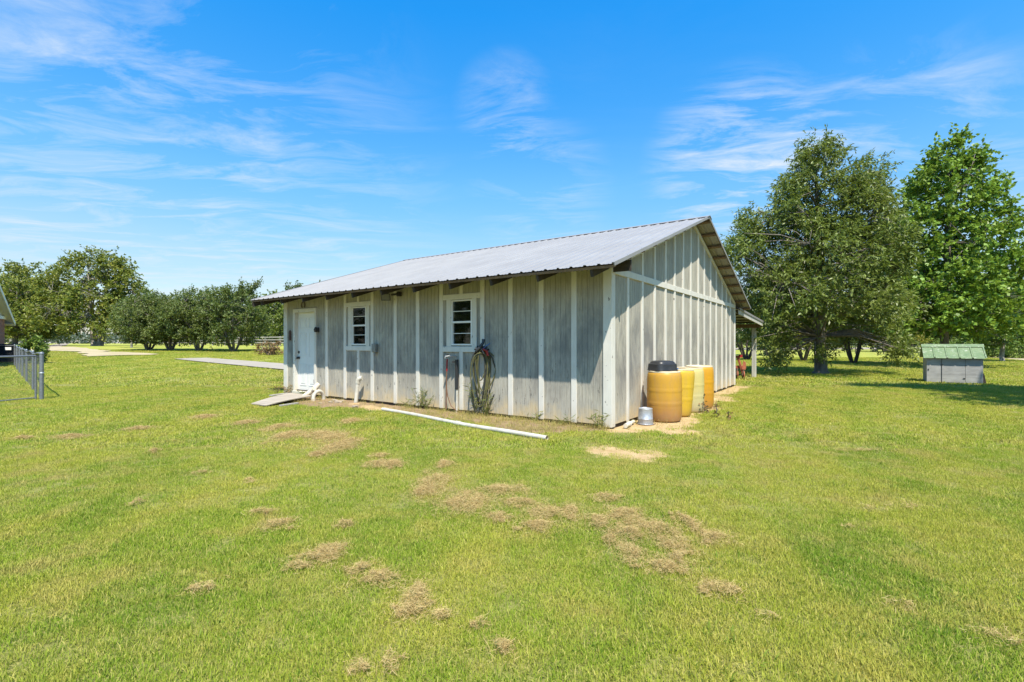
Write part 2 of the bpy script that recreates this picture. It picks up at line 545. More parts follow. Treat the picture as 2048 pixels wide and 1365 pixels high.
def m_roof():
    m, nt = new_mat('roof_metal')
    p = opos(nt)
    rnd = nd(nt, 'ShaderNodeObjectInfo').outputs['Random']
    n = noise(nt, p, 1.3, 5, 0.6, 0.2)
    s = noise(nt, p, 26, 4, 0.7, 0.0, (1, 0.04, 0.04))
    col = mix(nt, ramp(nt, n, [(0.35, 0.0), (0.7, 1.0)]), (0.300, 0.290, 0.280), (0.240, 0.232, 0.228))
    col = mix(nt, mth(nt, 'MULTIPLY', ramp(nt, s, [(0.5, 0.0), (0.75, 1.0)]), 0.45), col, (0.20, 0.195, 0.19))
    col = mix(nt, mth(nt, 'MULTIPLY', rnd, 0.25), col, (0.21, 0.21, 0.22))
    rg = mth(nt, 'ADD', mth(nt, 'MULTIPLY', n, 0.2), 0.42)
    finish(nt, principled(nt, col, rg, 0.15, bump(nt, n, 0.05, 0.02), 0.5))
m_roof()
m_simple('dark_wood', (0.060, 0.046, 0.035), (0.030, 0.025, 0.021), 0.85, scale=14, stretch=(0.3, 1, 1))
m_simple('brown_wood', (0.205, 0.135, 0.085), (0.115, 0.078, 0.052), 0.85, scale=14)
m_simple('grey_wood', (0.36, 0.335, 0.295), (0.22, 0.205, 0.185), 0.88, scale=16, stretch=(1, 1, 0.15))
m_simple('post_wood', (0.50, 0.485, 0.43), (0.36, 0.345, 0.30), 0.85, scale=12, stretch=(1, 1, 0.1))
m_simple('plywood', (0.40, 0.345, 0.27), (0.25, 0.215, 0.175), 0.9, scale=5, stretch=(0.25, 1, 1))
m_simple('black_plastic', (0.018, 0.019, 0.021), (0.030, 0.030, 0.032), 0.42, scale=9)
m_simple('black_metal', (0.020, 0.018, 0.017), (0.035, 0.030, 0.027), 0.5, scale=30)
m_simple('rust_iron', (0.11, 0.055, 0.035), (0.05, 0.032, 0.026), 0.8, scale=40)
m_simple('grey_metal', (0.30, 0.31, 0.31), (0.20, 0.21, 0.21), 0.5, 0.6, scale=20)
m_simple('galvanised', (0.50, 0.52, 0.55), (0.34, 0.36, 0.40), 0.5, 0.7, scale=16)
m_simple('wire_steel', (0.12, 0.125, 0.13), (0.09, 0.095, 0.10), 0.5, 0.3)
m_simple('fence_steel', (0.23, 0.245, 0.26), (0.17, 0.18, 0.195), 0.48, 0.55, scale=20)
m_simple('pvc_white', (0.52, 0.50, 0.44), (0.38, 0.35, 0.28), 0.42, scale=7)
m_simple('pvc_old', (0.62, 0.57, 0.47), (0.42, 0.35, 0.26), 0.6, scale=12)
m_simple('dark_inside', (0.045, 0.042, 0.04), (0.03, 0.028, 0.026), 0.9)
m_simple('inside_wood', (0.05, 0.042, 0.035), (0.03, 0.025, 0.02), 0.9)
m_simple('lamp_lens', (0.16, 0.15, 0.14), (0.10, 0.10, 0.095), 0.3)
m_simple('hose_olive', (0.115, 0.108, 0.038), (0.060, 0.060, 0.028), 0.48, scale=14)
m_simple('hose_black', (0.022, 0.023, 0.022), (0.05, 0.048, 0.036), 0.5, scale=14)
m_simple('hose_brown', (0.19, 0.10, 0.055), (0.12, 0.07, 0.045), 0.55, scale=14)
m_simple('red_plastic', (0.32, 0.025, 0.025), (0.22, 0.02, 0.02), 0.4)
m_simple('blue_plastic', (0.05, 0.16, 0.42), (0.04, 0.11, 0.32), 0.4)
m_simple('implement_red', (0.42, 0.115, 0.055), (0.20, 0.065, 0.035), 0.7, scale=10)
m_simple('concrete', (0.32, 0.28, 0.225), (0.26, 0.225, 0.18), 0.92, scale=1.5)
m_simple('sand_track', (0.40, 0.325, 0.205), (0.31, 0.26, 0.14), 0.95, scale=0.7)
m_simple('gravel_track', (0.30, 0.25, 0.19), (0.24, 0.19, 0.14), 0.95, scale=0.7)
m_simple('grey_plank', (0.370, 0.365, 0.350), (0.240, 0.235, 0.225), 0.85, scale=9, stretch=(0.25, 1, 1))
m_simple('shingle', (0.16, 0.155, 0.15), (0.10, 0.10, 0.10), 0.95, scale=12)
m_simple('vinyl', (0.56, 0.54, 0.50), (0.50, 0.48, 0.44), 0.6, scale=3)
m_simple('trim_white', (0.76, 0.75, 0.72), (0.70, 0.69, 0.66), 0.5, scale=3)
m_simple('navy_cover', (0.020, 0.026, 0.042), (0.030, 0.036, 0.052), 0.6, scale=6)
m_simple('label_white', (0.80, 0.80, 0.78), (0.74, 0.74, 0.72), 0.5)
m_simple('thatch_dry', (0.42, 0.29, 0.125), (0.27, 0.175, 0.075), 0.9, scale=30)
def m_brick():
    m, nt = new_mat('brick')
    p = opos(nt)
    mp = nd(nt, 'ShaderNodeMapping', {'Vector': p, 'Rotation': (R(90), 0, 0)}).outputs[0]
    b = nd(nt, 'ShaderNodeTexBrick', {'Vector': mp, 'Color1': (0.26, 0.075, 0.05), 'Color2': (0.17, 0.05, 0.04), 'Mortar': (0.30, 0.24, 0.20),
                                      'Scale': 1.0, 'Mortar Size': 0.008, 'Brick Width': 0.21, 'Row Height': 0.075})
    finish(nt, principled(nt, b.outputs[0], 0.9, normal=bump(nt, b.outputs[1], -0.4, 0.01)))
m_brick()
def m_greenroof():
    m, nt = new_mat('green_roof')
    p = opos(nt)
    n = noise(nt, p, 5, 6, 0.7, 0.3)
    k = noise(nt, p, 11, 5, 0.75, 0.4)
    col = mix(nt, ramp(nt, n, [(0.35, 0.0), (0.7, 1.0)]), (0.105, 0.165, 0.075), (0.170, 0.225, 0.110))
    col = mix(nt, ramp(nt, k, [(0.56, 0.0), (0.62, 0.75)]), col, (0.36, 0.38, 0.30))
    finish(nt, principled(nt, col, 0.5, 0.0, bump(nt, n, 0.1, 0.01)))
m_greenroof()
def m_barrel(name, top, bottom, stain, rough=0.42):
    m, nt = new_mat(name)
    p = opos(nt)
    sp = nd(nt, 'ShaderNodeSeparateXYZ', {0: p})
    n = noise(nt, p, 3.2, 5, 0.6, 0.2, (1, 1, 0.6))
    z = mth(nt, 'ADD', sp.outputs[2], mth(nt, 'MULTIPLY', mth(nt, 'SUBTRACT', n, 0.5), 0.35))
    col = mix(nt, ramp(nt, z, [(0.12, 0.0), (0.5, 1.0)]), bottom, top)
    st = noise(nt, p, 9, 5, 0.7, 0.1, (1, 1, 0.25))
    col = mix(nt, mth(nt, 'MULTIPLY', ramp(nt, st, [(0.48, 0.0), (0.72, 1.0)]), 0.45), col, stain)
    low = ramp(nt, z, [(0.0, 0.55), (0.22, 0.0)])
    col = mix(nt, low, col, (0.36, 0.23, 0.125))
    b = principled(nt, col, rough, spec=0.4)
    t = nd(nt, 'ShaderNodeBsdfTranslucent', {'Color': col}).outputs[0]
    mx = nd(nt, 'ShaderNodeMixShader', {0: 0.30, 1: b, 2: t}).outputs[0]
    finish(nt, mx)
m_barrel('barrel_amber', (0.62, 0.35, 0.045), (0.42, 0.21, 0.065), (0.44, 0.27, 0.13))
m_barrel('barrel_yellow', (0.70, 0.47, 0.04), (0.66, 0.43, 0.035), (0.50, 0.33, 0.12))
m_barrel('barrel_pale', (0.66, 0.56, 0.21), (0.60, 0.54, 0.30), (0.52, 0.45, 0.26))
m_barrel('barrel_orange', (0.70, 0.36, 0.02), (0.55, 0.26, 0.03), (0.50, 0.25, 0.06))
m_simple('barrel_rim', (0.66, 0.58, 0.42), (0.56, 0.45, 0.28), 0.45)
def m_glass():
    m, nt = new_mat('window_glass')
    p = opos(nt)
    g = nd(nt, 'ShaderNodeBsdfGlossy', {'Color': (0.8, 0.8, 0.8, 1), 'Roughness': 0.03, 'Normal': bump(nt, noise(nt, p, 2.5, 2), 0.05, 0.02)}).outputs[0]
    t = nd(nt, 'ShaderNodeBsdfTransparent', {'Color': (0.62, 0.66, 0.64, 1)}).outputs[0]
    fr = nd(nt, 'ShaderNodeFresnel', {'IOR': 1.42}).outputs[0]
    mx = nd(nt, 'ShaderNodeMixShader', {0: fr, 1: t, 2: g}).outputs[0]
    dirt = nd(nt, 'ShaderNodeBsdfDiffuse', {'Color': (0.30, 0.29, 0.27, 1)}).outputs[0]
    n = ramp(nt, noise(nt, p, 24, 6, 0.75, 0.2, (1, 1, 0.3)), [(0.5, 0.005), (0.75, 0.05)])
    finish(nt, nd(nt, 'ShaderNodeMixShader', {0: n, 1: mx, 2: dirt}).outputs[0])
m_glass()
def m_leaf(name, dark, light, yellow=None, yamt=0.0, trans=0.32, rough=0.5, spec=0.35):
    m, nt = new_mat(name)
    rnd = nd(nt, 'ShaderNodeNewGeometry').outputs['Random Per Island']
    n = noise(nt, wpos(nt), 0.9, 3, 0.6)
    f = mth(nt, 'ADD', mth(nt, 'MULTIPLY', rnd, 0.55), mth(nt, 'MULTIPLY', n, 0.5))
    col = mix(nt, ramp(nt, f, [(0.15, 0.0), (0.85, 1.0)]), dark, light)
    if yellow:
        r2 = mth(nt, 'FRACT', mth(nt, 'MULTIPLY', rnd, 17.31))
        n2 = noise(nt, wpos(nt), 0.55, 3, 0.6)
        ym = mth(nt, 'MULTIPLY', ramp(nt, mth(nt, 'ADD', mth(nt, 'MULTIPLY', r2, 0.5), n2), [(0.62, 0.0), (0.95, 1.0)]), yamt)
        col = mix(nt, ym, col, yellow)
    b = principled(nt, col, rough, spec=spec)
    t = nd(nt, 'ShaderNodeBsdfTranslucent', {'Color': mix(nt, 0.5, col, (0.22, 0.30, 0.03))}).outputs[0]
    finish(nt, nd(nt, 'ShaderNodeMixShader', {0: trans, 1: b, 2: t}).outputs[0])
m_leaf('leaf_oak', (0.024, 0.052, 0.008), (0.225, 0.290, 0.060), (0.21, 0.20, 0.055), 0.35, rough=0.45, spec=0.35)
m_leaf('leaf_poplar', (0.045, 0.110, 0.010), (0.240, 0.390, 0.050), (0.26, 0.30, 0.05), 0.3, rough=0.45, spec=0.35)
m_leaf('leaf_myrtle', (0.040, 0.072, 0.018), (0.165, 0.220, 0.060), (0.20, 0.18, 0.07), 0.35)
m_leaf('leaf_pecan', (0.058, 0.092, 0.018), (0.180, 0.225, 0.042), (0.32, 0.29, 0.045), 0.55)
m_leaf('leaf_dark', (0.030, 0.056, 0.016), (0.110, 0.150, 0.040), (0.11, 0.12, 0.04), 0.3)
m_leaf('leaf_bright', (0.07, 0.14, 0.025), (0.17, 0.26, 0.05), (0.26, 0.28, 0.06), 0.4)
m_leaf('leaf_yellow', (0.10, 0.12, 0.02), (0.24, 0.24, 0.045), (0.36, 0.28, 0.05), 0.6)
m_leaf('leaf_brown', (0.115, 0.060, 0.028), (0.30, 0.185, 0.080), None, 0, trans=0.15)
m_leaf('leaf_weed', (0.07, 0.11, 0.025), (0.19, 0.23, 0.055), (0.33, 0.27, 0.10), 0.6)
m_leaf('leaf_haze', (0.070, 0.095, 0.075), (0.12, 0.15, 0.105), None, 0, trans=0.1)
m_simple('bark_grey', (0.20, 0.175, 0.145), (0.105, 0.088, 0.072), 0.9, scale=9, stretch=(1, 1, 0.25), bstr=0.7, bdist=0.03)
m_simple('bark_dark', (0.095, 0.078, 0.062), (0.05, 0.042, 0.035), 0.9, scale=9, stretch=(1, 1, 0.25), bstr=0.7, bdist=0.03)
m_simple('bark_pale', (0.31, 0.285, 0.245), (0.17, 0.15, 0.125), 0.85, scale=6, stretch=(1, 1, 0.4), bstr=0.5, bdist=0.02)
def m_blade(name, tint=None):
    m, nt = new_mat(name)
    col = lawn_col(nt)
    rnd = nd(nt, 'ShaderNodeNewGeometry').outputs['Random Per Island']
    oi = nd(nt, 'ShaderNodeObjectInfo').outputs['Random']
    f = mth(nt, 'FRACT', mth(nt, 'ADD', rnd, oi))
    col = mix(nt, ramp(nt, f, [(0.0, 0.45), (0.45, 0.0)]), col, (0.10, 0.17, 0.022))
    col = mix(nt, ramp(nt, f, [(0.70, 0.0), (0.92, 0.8)]), col, (0.56, 0.49, 0.15))
    if tint:
        col = mix(nt, 0.65, col, tint)
    b = principled(nt, col, 0.6, spec=0.12)
    t = nd(nt, 'ShaderNodeBsdfTranslucent', {'Color': col}).outputs[0]
    finish(nt, nd(nt, 'ShaderNodeMixShader', {0: 0.38, 1: b, 2: t}).outputs[0])
m_blade('grass_blade')
m_blade('grass_dry', (0.40, 0.31, 0.13))
m_blade('grass_weed', (0.085, 0.19, 0.018))
def m_strand():
    m, nt = new_mat('dry_strand')
    rnd = nd(nt, 'ShaderNodeNewGeometry').outputs['Random Per Island']
    col = ramp(nt, rnd, [(0.0, (0.26, 0.170, 0.060)), (0.5, (0.48, 0.350, 0.140)), (1.0, (0.62, 0.49, 0.23))])
    b = principled(nt, col, 0.7, spec=0.25)
    t = nd(nt, 'ShaderNodeBsdfTranslucent', {'Color': col}).outputs[0]
    finish(nt, nd(nt, 'ShaderNodeMixShader', {0: 0.25, 1: b, 2: t}).outputs[0])
m_strand()

# ------------------------------------------------------------------ tracks and slab
def sheet(name, pxpoly, mat, dz, extra=(), jitter=0.0, seed=1, depth=None):
    """ground sheet with a thin edge from a polygon of photo pixels on the ground"""
    pts = [ground_px(*p) for p in pxpoly] + [Vector((x, y, 0)) for x, y in extra]
    rg = np.random.default_rng(seed)
    out = []
    for a, b in zip(pts, pts[1:] + pts[:1]):
        n = max(1, min(14, int((b - a).length / 1.2))) if jitter else max(1, int((b - a).length / 3))
        nrm = Vector((-(b - a).y, (b - a).x, 0)).normalized()
        for i in range(n):
            q = a.lerp(b, i / n)
            if jitter:
                q = q + nrm * float(rg.normal(0, jitter))
            out.append(q)
    import bmesh
    bm = bmesh.new()
    vs = [bm.verts.new((q.x, q.y, 0)) for q in out]
    bm.faces.new(vs)
    bmesh.ops.triangulate(bm, faces=bm.faces)
    for _ in range(3):
        bmesh.ops.subdivide_edges(bm, edges=[e for e in bm.edges if e.calc_length() > 2.5], cuts=1)
        bmesh.ops.triangulate(bm, faces=bm.faces)
    for v in bm.verts:
        v.co.z = float(hg(v.co.x, v.co.y)) + dz
    bmesh.ops.recalc_face_normals(bm, faces=bm.faces)
    me = bpy.data.meshes.new(name)
    bm.to_mesh(me); bm.free()
    me.materials.append(MATS[mat])
    o = bpy.data.objects.new(name, me)
    COL.objects.link(o)
    o['kind'] = 'structure'
    return o
PAD = [(348, 719.5), (380, 717.8), (415, 717.3), (567, 729), (640, 735), (640, 748), (567, 741)]
sheet('concrete_slab', PAD, 'concrete', 0.05)
TRACK = [(60, 701), (84, 697), (115, 694.5), (150, 695), (185, 699), (215, 703), (255, 705.5), (303, 708.5), (292, 712), (240, 712), (195, 713.5), (168, 711.5), (150, 704.5), (110, 703), (60, 704)]
sheet('sand_track', TRACK, 'sand_track', 0.05, jitter=0.3)
TRACK2 = [(86, 696), (108, 689.5), (128, 683), (136, 679.0), (133, 676.8), (152, 676.2), (165, 677.0), (150, 681), (140, 686), (131, 692), (118, 695.5)]
sheet('gravel_track', TRACK2, 'gravel_track', 0.04, jitter=0.1, seed=4)
TRACK3 = [(1958, 713.5), (1990, 714.5), (2060, 718), (2060, 722.5), (2000, 717.5), (1958, 715.5)]
sheet('sand_lane', TRACK3, 'sand_track', 0.03, jitter=0.05, seed=5)
# ------------------------------------------------------------------ the barn-like shed
LX, LY = 9.49, 9.56
AE, BR, BL = 0.70, 0.35, 0.42          # eave overhang, rake overhang right, left
ZE, SL = 2.49, 1 / 3
RIDGE = LY / 2
def roofz(y):
    return ZE + (min(y, LY - y) + AE) * SL
shed = thing('farm_shed', 'long grey board-and-batten shed with white battens and a pale ribbed metal roof', 'shed', b2w(0, 0, 0), ANG)
MAP = {'front': lambda a, d, z: (a, -d, z), 'gable': lambda a, d, z: (d, a, z),
       'back': lambda a, d, z: (a, LY + d, z), 'left': lambda a, d, z: (-LX - d, a, z)}
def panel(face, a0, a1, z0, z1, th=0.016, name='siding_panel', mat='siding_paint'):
    """grooved plywood siding between two battens; z1 is a number or a function of a"""
    f = MAP[face]
    zt = z1 if callable(z1) else (lambda a: z1)
    cols = [(a0, 0.0)]
    k = math.ceil((a0 + 0.03) / 0.1016)
    while k * 0.1016 < a1 - 0.03:
        g = k * 0.1016
        cols += [(g - 0.0050, 0), (g - 0.0030, -0.006), (g + 0.0030, -0.006), (g + 0.0050, 0)]
        k += 1
    cols.append((a1, 0.0))
    if callable(z1) and a0 < RIDGE < a1:
        cols = sorted(cols + [(RIDGE, 0.0)]) if all(abs(c[0] - RIDGE) > .012 for c in cols) else cols
    m = MB(); n = len(cols)
    vs = [f(a, d, z0) for a, d in cols] + [f(a, d, zt(a)) for a, d in cols] + [f(a, -th, z0) for a, d in cols] + [f(a, -th, zt(a)) for a, d in cols]
    fs = []
    for i in range(n - 1):
        fs += [(i, i + 1, n + i + 1, n + i), (2 * n + i, 3 * n + i, 3 * n + i + 1, 2 * n + i + 1),
               (i, 2 * n + i, 2 * n + i + 1, i + 1), (n + i, n + i + 1, 3 * n + i + 1, 3 * n + i)]
    fs += [(0, n, 3 * n, 2 * n), (n - 1, 3 * n - 1, 4 * n - 1, 2 * n - 1)]
    m.add(vs, fs)
    return m.build(name, mat, shed)
def board(face, a0, a1, z0, z1, d0=-0.004, d1=0.024, name='batten', mat='white_paint', bev=0.003, parent=None):
    f = MAP[face]
    p, q = f(a0, d0, z0), f(a1, d1, z1)
    return MB().box(p[0], q[0], p[1], q[1], z0, z1).build(name, mat, parent or shed, bev=bev)

ZB = 0.045
ZF = 2.60
# ---- front wall: battens at distance t from the near corner
BW = 0.098
FT = [0.65, 1.29, 1.95, 2.60, 3.665, 4.35, 5.045, 5.82, 6.825, 7.56]
random.seed(3)
edges = [0.105] + FT + [9.36]
WIN = {4: (2.87, 3.40), 8: (6.05, 6.575)}            # index of the bay -> glass opening t0,t1
DOOR = (8.05, 9.00, 2.19)
WZ = (1.31, 2.20)
for i in range(len(edges) - 1):
    t0, t1 = edges[i], edges[i + 1]
    if i in WIN:
        w0, w1 = WIN[i]
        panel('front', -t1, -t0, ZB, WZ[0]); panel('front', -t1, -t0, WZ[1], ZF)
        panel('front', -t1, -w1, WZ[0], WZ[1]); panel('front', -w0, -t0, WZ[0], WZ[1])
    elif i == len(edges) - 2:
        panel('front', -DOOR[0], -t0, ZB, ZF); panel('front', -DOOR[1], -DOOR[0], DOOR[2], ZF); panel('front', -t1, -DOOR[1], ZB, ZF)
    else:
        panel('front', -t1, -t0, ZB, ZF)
for t in FT:
    j = random.uniform(-.006, .006)
    board('front', -t - BW / 2 + j, -t + BW / 2 + j, ZB - random.uniform(0, .02), ZF - 0.01)
board('front', -0.125, 0.024, ZB - 0.03, ZF - 0.01, d1=0.026, name='corner_board')
board('front', -LX - 0.024, -9.345, ZB - 0.02, ZF - 0.01, d1=0.026, name='corner_board')
for i, (w0, w1) in WIN.items():
    t0, t1 = edges[i] + BW / 2, edges[i + 1] - BW / 2
    board('front', -t1, -t0, 2.215, 2.318, d1=0.026, name='window_header')
    board('front', -t1, -t0, 1.178, 1.284, d1=0.026, name='window_sill_board')
    tm = (t0 + t1) / 2
    board('front', -tm - 0.042, -tm + 0.042, 2.318, ZF - 0.01)
    board('front', -tm - 0.045, -tm + 0.045, ZB, 1.178)
    board('front', -w1 - 0.125, -w1 - 0.005, 1.284, 2.215, d1=0.020, name='window_casing')
    board('front', -w0 + 0.005, -w0 + 0.125, 1.284, 2.215, d1=0.020, name='window_casing')
    # the window itself: aluminium-white frame, two sashes of two panes each
    fr = MB()
    y0, y1 = -0.012, 0.05
    fr.box(-w1 + .001, -w1 + 0.026, y0, y1, WZ[0], WZ[1]).box(-w0 - 0.026, -w0 - .001, y0, y1, WZ[0], WZ[1])
    fr.box(-w1 + 0.026, -w0 - 0.026, y0, y1, WZ[1] - 0.022, WZ[1] - .001).box(-w1 + 0.026, -w0 - 0.026, y0, y1, WZ[0] + .001, WZ[0] + 0.028)
    wo_ = fr.build('window', 'trim_white', shed, bev=0.002)
    zs = [WZ[0] + 0.028, 1.545, 1.765, 1.980, WZ[1] - 0.022]
    MB().box(-w1 + 0.026, -w0 - 0.026, 0.004, 0.042, 1.748, 1.785).build('meeting_rail', 'trim_white', wo_, bev=0.002)
    MB().box(-w1 + 0.026, -w0 - 0.026, 0.020, 0.040, 1.538, 1.550).build('muntin', 'trim_white', wo_)
    MB().box(-w1 + 0.026, -w0 - 0.026, 0.006, 0.026, 1.973, 1.986).build('muntin', 'trim_white', wo_)
    for k in range(4):
        yy = 0.030 if k < 2 else 0.016
        MB().box(-w1 + 0.027, -w0 - 0.027, yy, yy + 0.003, zs[k] + 0.001, zs[k + 1] - 0.001).build('pane', 'window_glass', wo_)
# ---- door
d0, d1, dz = DOOR
fr = MB()
for a, b in ((-d1 - 0.045, -d1 + 0.035), (-d0 - 0.035, -d0 + 0.045)):
    fr.box(a, b, -0.034, 0.004, 0.06, dz + 0.06)
fr.box(-d1 + 0.035, -d0 - 0.035, -0.034, 0.004, dz - 0.035, dz + 0.06)
fr.box(-d1 + .001, -d1 + 0.028, 0.006, 0.13, 0.06, dz - .001).box(-d0 - 0.028, -d0 - .001, 0.006, 0.13, 0.06, dz - .001).box(-d1 + 0.028, -d0 - 0.028, 0.006, 0.13, dz - 0.03, dz - .001)
fr.build('door_frame', 'white_paint', shed, bev=0.003)
dm = MB().box(-d1 + 0.03, -d0 - 0.03, 0.072, 0.115, 0.105, dz - 0.033)
door = dm.build('door', 'white_door', shed, bev=0.003)
xm = -(d0 + d1) / 2
for za, zb in ((0.24, 0.80), (1.00, 1.62), (1.74, 2.02)):
    for s in (-1, 1):
        xa, xb = xm + s * 0.06, xm + s * 0.36
        e = MB()
        lo_, hi_ = min(xa, xb), max(xa, xb)
        e.box(lo_, hi_, 0.0625, 0.0715, zb - 0.012, zb).box(lo_, hi_, 0.0625, 0.0715, za, za + 0.012)
        e.box(lo_, lo_ + 0.012, 0.0625, 0.0715, za + 0.013, zb - 0.013).box(hi_ - 0.012, hi_, 0.0625, 0.0715, za + 0.013, zb - 0.013)
        e.box(lo_ + 0.05, hi_ - 0.05, 0.0650, 0.0715, za + 0.05, zb - 0.05)
        e.build('door_panel', 'white_door', door, bev=0.0015)
def knob(z, r, ln):
    m = MB()
    x = -d1 + 0.085
    m.tube([(x, 0.0712, z), (x, 0.06, z)], [r * 1.15, r * 1.15], 14)
    m.tube([(x, 0.06, z), (x, 0.03 if ln else 0.05, z)], [r * 0.45, r * 0.45], 12)
    if ln:
        m.tube([(x, 0.036, z), (x, 0.026, z), (x, 0.012, z), (x, 0.002, z), (x, -0.002, z)], [r * .6, r * .95, r, r * .75, r * .3], 14)
    else:
        m.tube([(x, 0.052, z), (x, 0.044, z)], [r * .85, r * .7], 14)
    return m
knob(1.115, 0.030, False).build('deadbolt', 'black_metal', door, smooth=True)
knob(0.965, 0.032, True).build('door_knob', 'black_metal', door, smooth=True)
MB().box(-d0 - 0.034, -d0 - 0.020, -0.040, 0.07, 0.33, 0.43).build('strike_plate', 'rust_iron', door, bev=0.002)
MB().box(-d1 - 0.03, -d0 + 0.03, -0.075, 0.12, 0.035, 0.095).build('threshold', 'white_paint', shed, bev=0.004)
# horseshoe over the door
hs_ = MB()
pts = [(xm - 0.02 + 0.075 * math.cos(a), -0.045, 2.345 + 0.085 * math.sin(a)) for a in [R(-50 + 280 * k / 16) for k in range(17)]]
pts = [(x, y, z) for x, y, z in pts]
hs_.tube(pts, 0.013, 6)
hs_.build('horseshoe', 'rust_iron', shed, smooth=True)
# slim dark thermometer plate, porch lamp
th = MB().box(-9.265, -9.175, -0.030, -0.002, 1.43, 1.66).prism([(-9.262, 1.661), (-9.178, 1.661), (-9.20, 1.695), (-9.24, 1.695)], -0.028, -0.003)
th.box(-9.235, -9.205, -0.034, -0.031, 1.46, 1.63)
th.build('thermometer', 'rust_iron', shed, bev=0.002)
lm = MB().box(-7.965, -7.895, -0.03, -0.002, 1.63, 1.75)
lm.lathe([(0.030, -0.07), (0.045, -0.01), (0.045, 0.0), (0.02, 0.05), (0.008, 0.06)], 10, (-7.93, -0.085, 1.70))
lm.bar((-7.93, -0.03, 1.735), (-7.93, -0.085, 1.755), 0.016, 0.016)
lm.build('porch_lamp', 'black_metal', shed, smooth=True)
# grey junction box and twin floodlight
jb = MB().box(-5.745, -5.615, -0.095, -0.025, 1.15, 1.34)
jb.box(-5.735, -5.625, -0.101, -0.096, 1.16, 1.33)
jb.tube([(-5.68, -0.06, 1.15), (-5.68, -0.06, 1.10)], 0.02, 8)
jb.build('junction_box', 'grey_metal', shed, bev=0.005)
fl = MB()
fx, fz = -4.86, 2.36
fl.bar((fx + 0.0, -0.02, fz + 0.05), (fx - 0.02, -0.10, fz + 0.05), 0.09, 0.09)
fl.tube([(fx - 0.02, -0.10, fz + 0.05), (fx - 0.10, -0.20, fz + 0.03)], 0.022, 8)
c = Vector((fx - 0.19, -0.26, fz - 0.01))
a_ = Vector((0.55, -0.84, -0.35)).normalized(); s_ = a_.cross(Vector((0, 0, 1))).normalized(); u_ = s_.cross(a_)
q = []
for k, (hw, hh) in ((-0.05, (0.06, 0.05)), (0.04, (0.105, 0.08))):
    for i, j in ((-1, -1), (1, -1), (1, 1), (-1, 1)):
        q.append(c + a_ * k + s_ * (i * hw) + u_ * (j * hh))
fl.add(q, [(0, 1, 2, 3), (4, 7, 6, 5), (0, 4, 5, 1), (1, 5, 6, 2), (2, 6, 7, 3), (3, 7, 4, 0)])
flo = fl.build('floodlight', 'black_metal', shed, bev=0.004)
q2 = [c + a_ * 0.0425 + s_ * (i * 0.085) + u_ * (j * 0.062) for i, j in ((-1, -1), (1, -1), (1, 1), (-1, 1))]
q2 += [p + a_ * 0.003 for p in q2]
MB().add(q2, [(0, 3, 2, 1), (4, 5, 6, 7), (0, 1, 5, 4), (1, 2, 6, 5), (2, 3, 7, 6), (3, 0, 4, 7)]).build('lens', 'lamp_lens', flo)
# ---- gable wall on the right, and plainer back and left walls
GT = [0.66, 1.345, 2.00, 2.65, 3.265, 3.88, 4.505, 5.165, 5.735, 6.385, 7.03, 7.73, 8.29, 8.85]
ztop = lambda y: roofz(y) - 0.10
ge = [0.0] + GT + [LY]
for face, outer in (('gable', 1), ('left', 1)):
    for y0, y1 in zip(ge, ge[1:]):
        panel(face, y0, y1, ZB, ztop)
    for t in GT:
        j = random.uniform(-.008, .008)
        w2 = 0.085 / 2 + random.uniform(-.004, .004)
        board(face, t - w2 + j, t + w2 + j, ZB - random.uniform(0, .03), 2.462)
        board(face, t - w2 + j, t + w2 + j, 2.572, ztop(t) - 0.07)
    board(face, 0.0, LY, 2.462, 2.572, d1=0.030, name='belt_board')
    if face == 'gable':
        board(face, 0.0, 0.115, ZB - 0.03, 2.462, d0=-0.002, d1=0.0235, name='corner_board')
        board(face, LY - 0.1, LY + 0.02, ZB - 0.02, 2.462, d1=0.026, name='corner_board')
    f = MAP[face]
    for sgn in (0, 1):
        ys = [0.0, RIDGE - 0.001] if sgn == 0 else [RIDGE + 0.001, LY]
        m = MB()
        vs = []
        for d in (-0.002, 0.027):
            vs += [f(ys[0], d, ztop(ys[0]) - 0.085), f(ys[1], d, ztop(ys[1]) - 0.085), f(ys[1], d, ztop(ys[1]) + 0.01), f(ys[0], d, ztop(ys[0]) + 0.01)]
        m.add(vs, [(0, 1, 2, 3), (4, 7, 6, 5), (0, 4, 5, 1), (1, 5, 6, 2), (2, 6, 7, 3), (3, 7, 4, 0)])
        m.build('rake_board', 'white_paint', shed)
bt = [0.0] + [0.61 * k for k in range(1, 16)] + [LX]
for a0, a1 in zip(bt, bt[1:]):
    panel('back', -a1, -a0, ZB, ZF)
for t in bt[1:-1]:
    board('back', -t - 0.045, -t + 0.045, ZB, ZF - 0.01)
# sill timbers behind the foot of the siding
sl_ = MB().box(-LX + .03, -0.03, 0.03, 0.11, -0.05, 0.12).box(-LX + .03, -0.03, LY - 0.11, LY - 0.03, -0.05, 0.12)
sl_.box(-0.11, -0.03, 0.115, LY - 0.115, -0.05, 0.12).box(-LX + 0.03, -LX + 0.11, 0.115, LY - 0.115, -0.05, 0.12)
sl_.build('sill_timber', 'dark_wood', shed)
MB().box(-LX + .12, -.12, .12, LY - .12, -0.02, 0.02).build('floor_slab', 'dark_inside', shed)
MB().box(-LX + .5, -.5, 1.6, 1.66, 0.03, 2.4).build('inner_partition', 'inside_wood', shed)
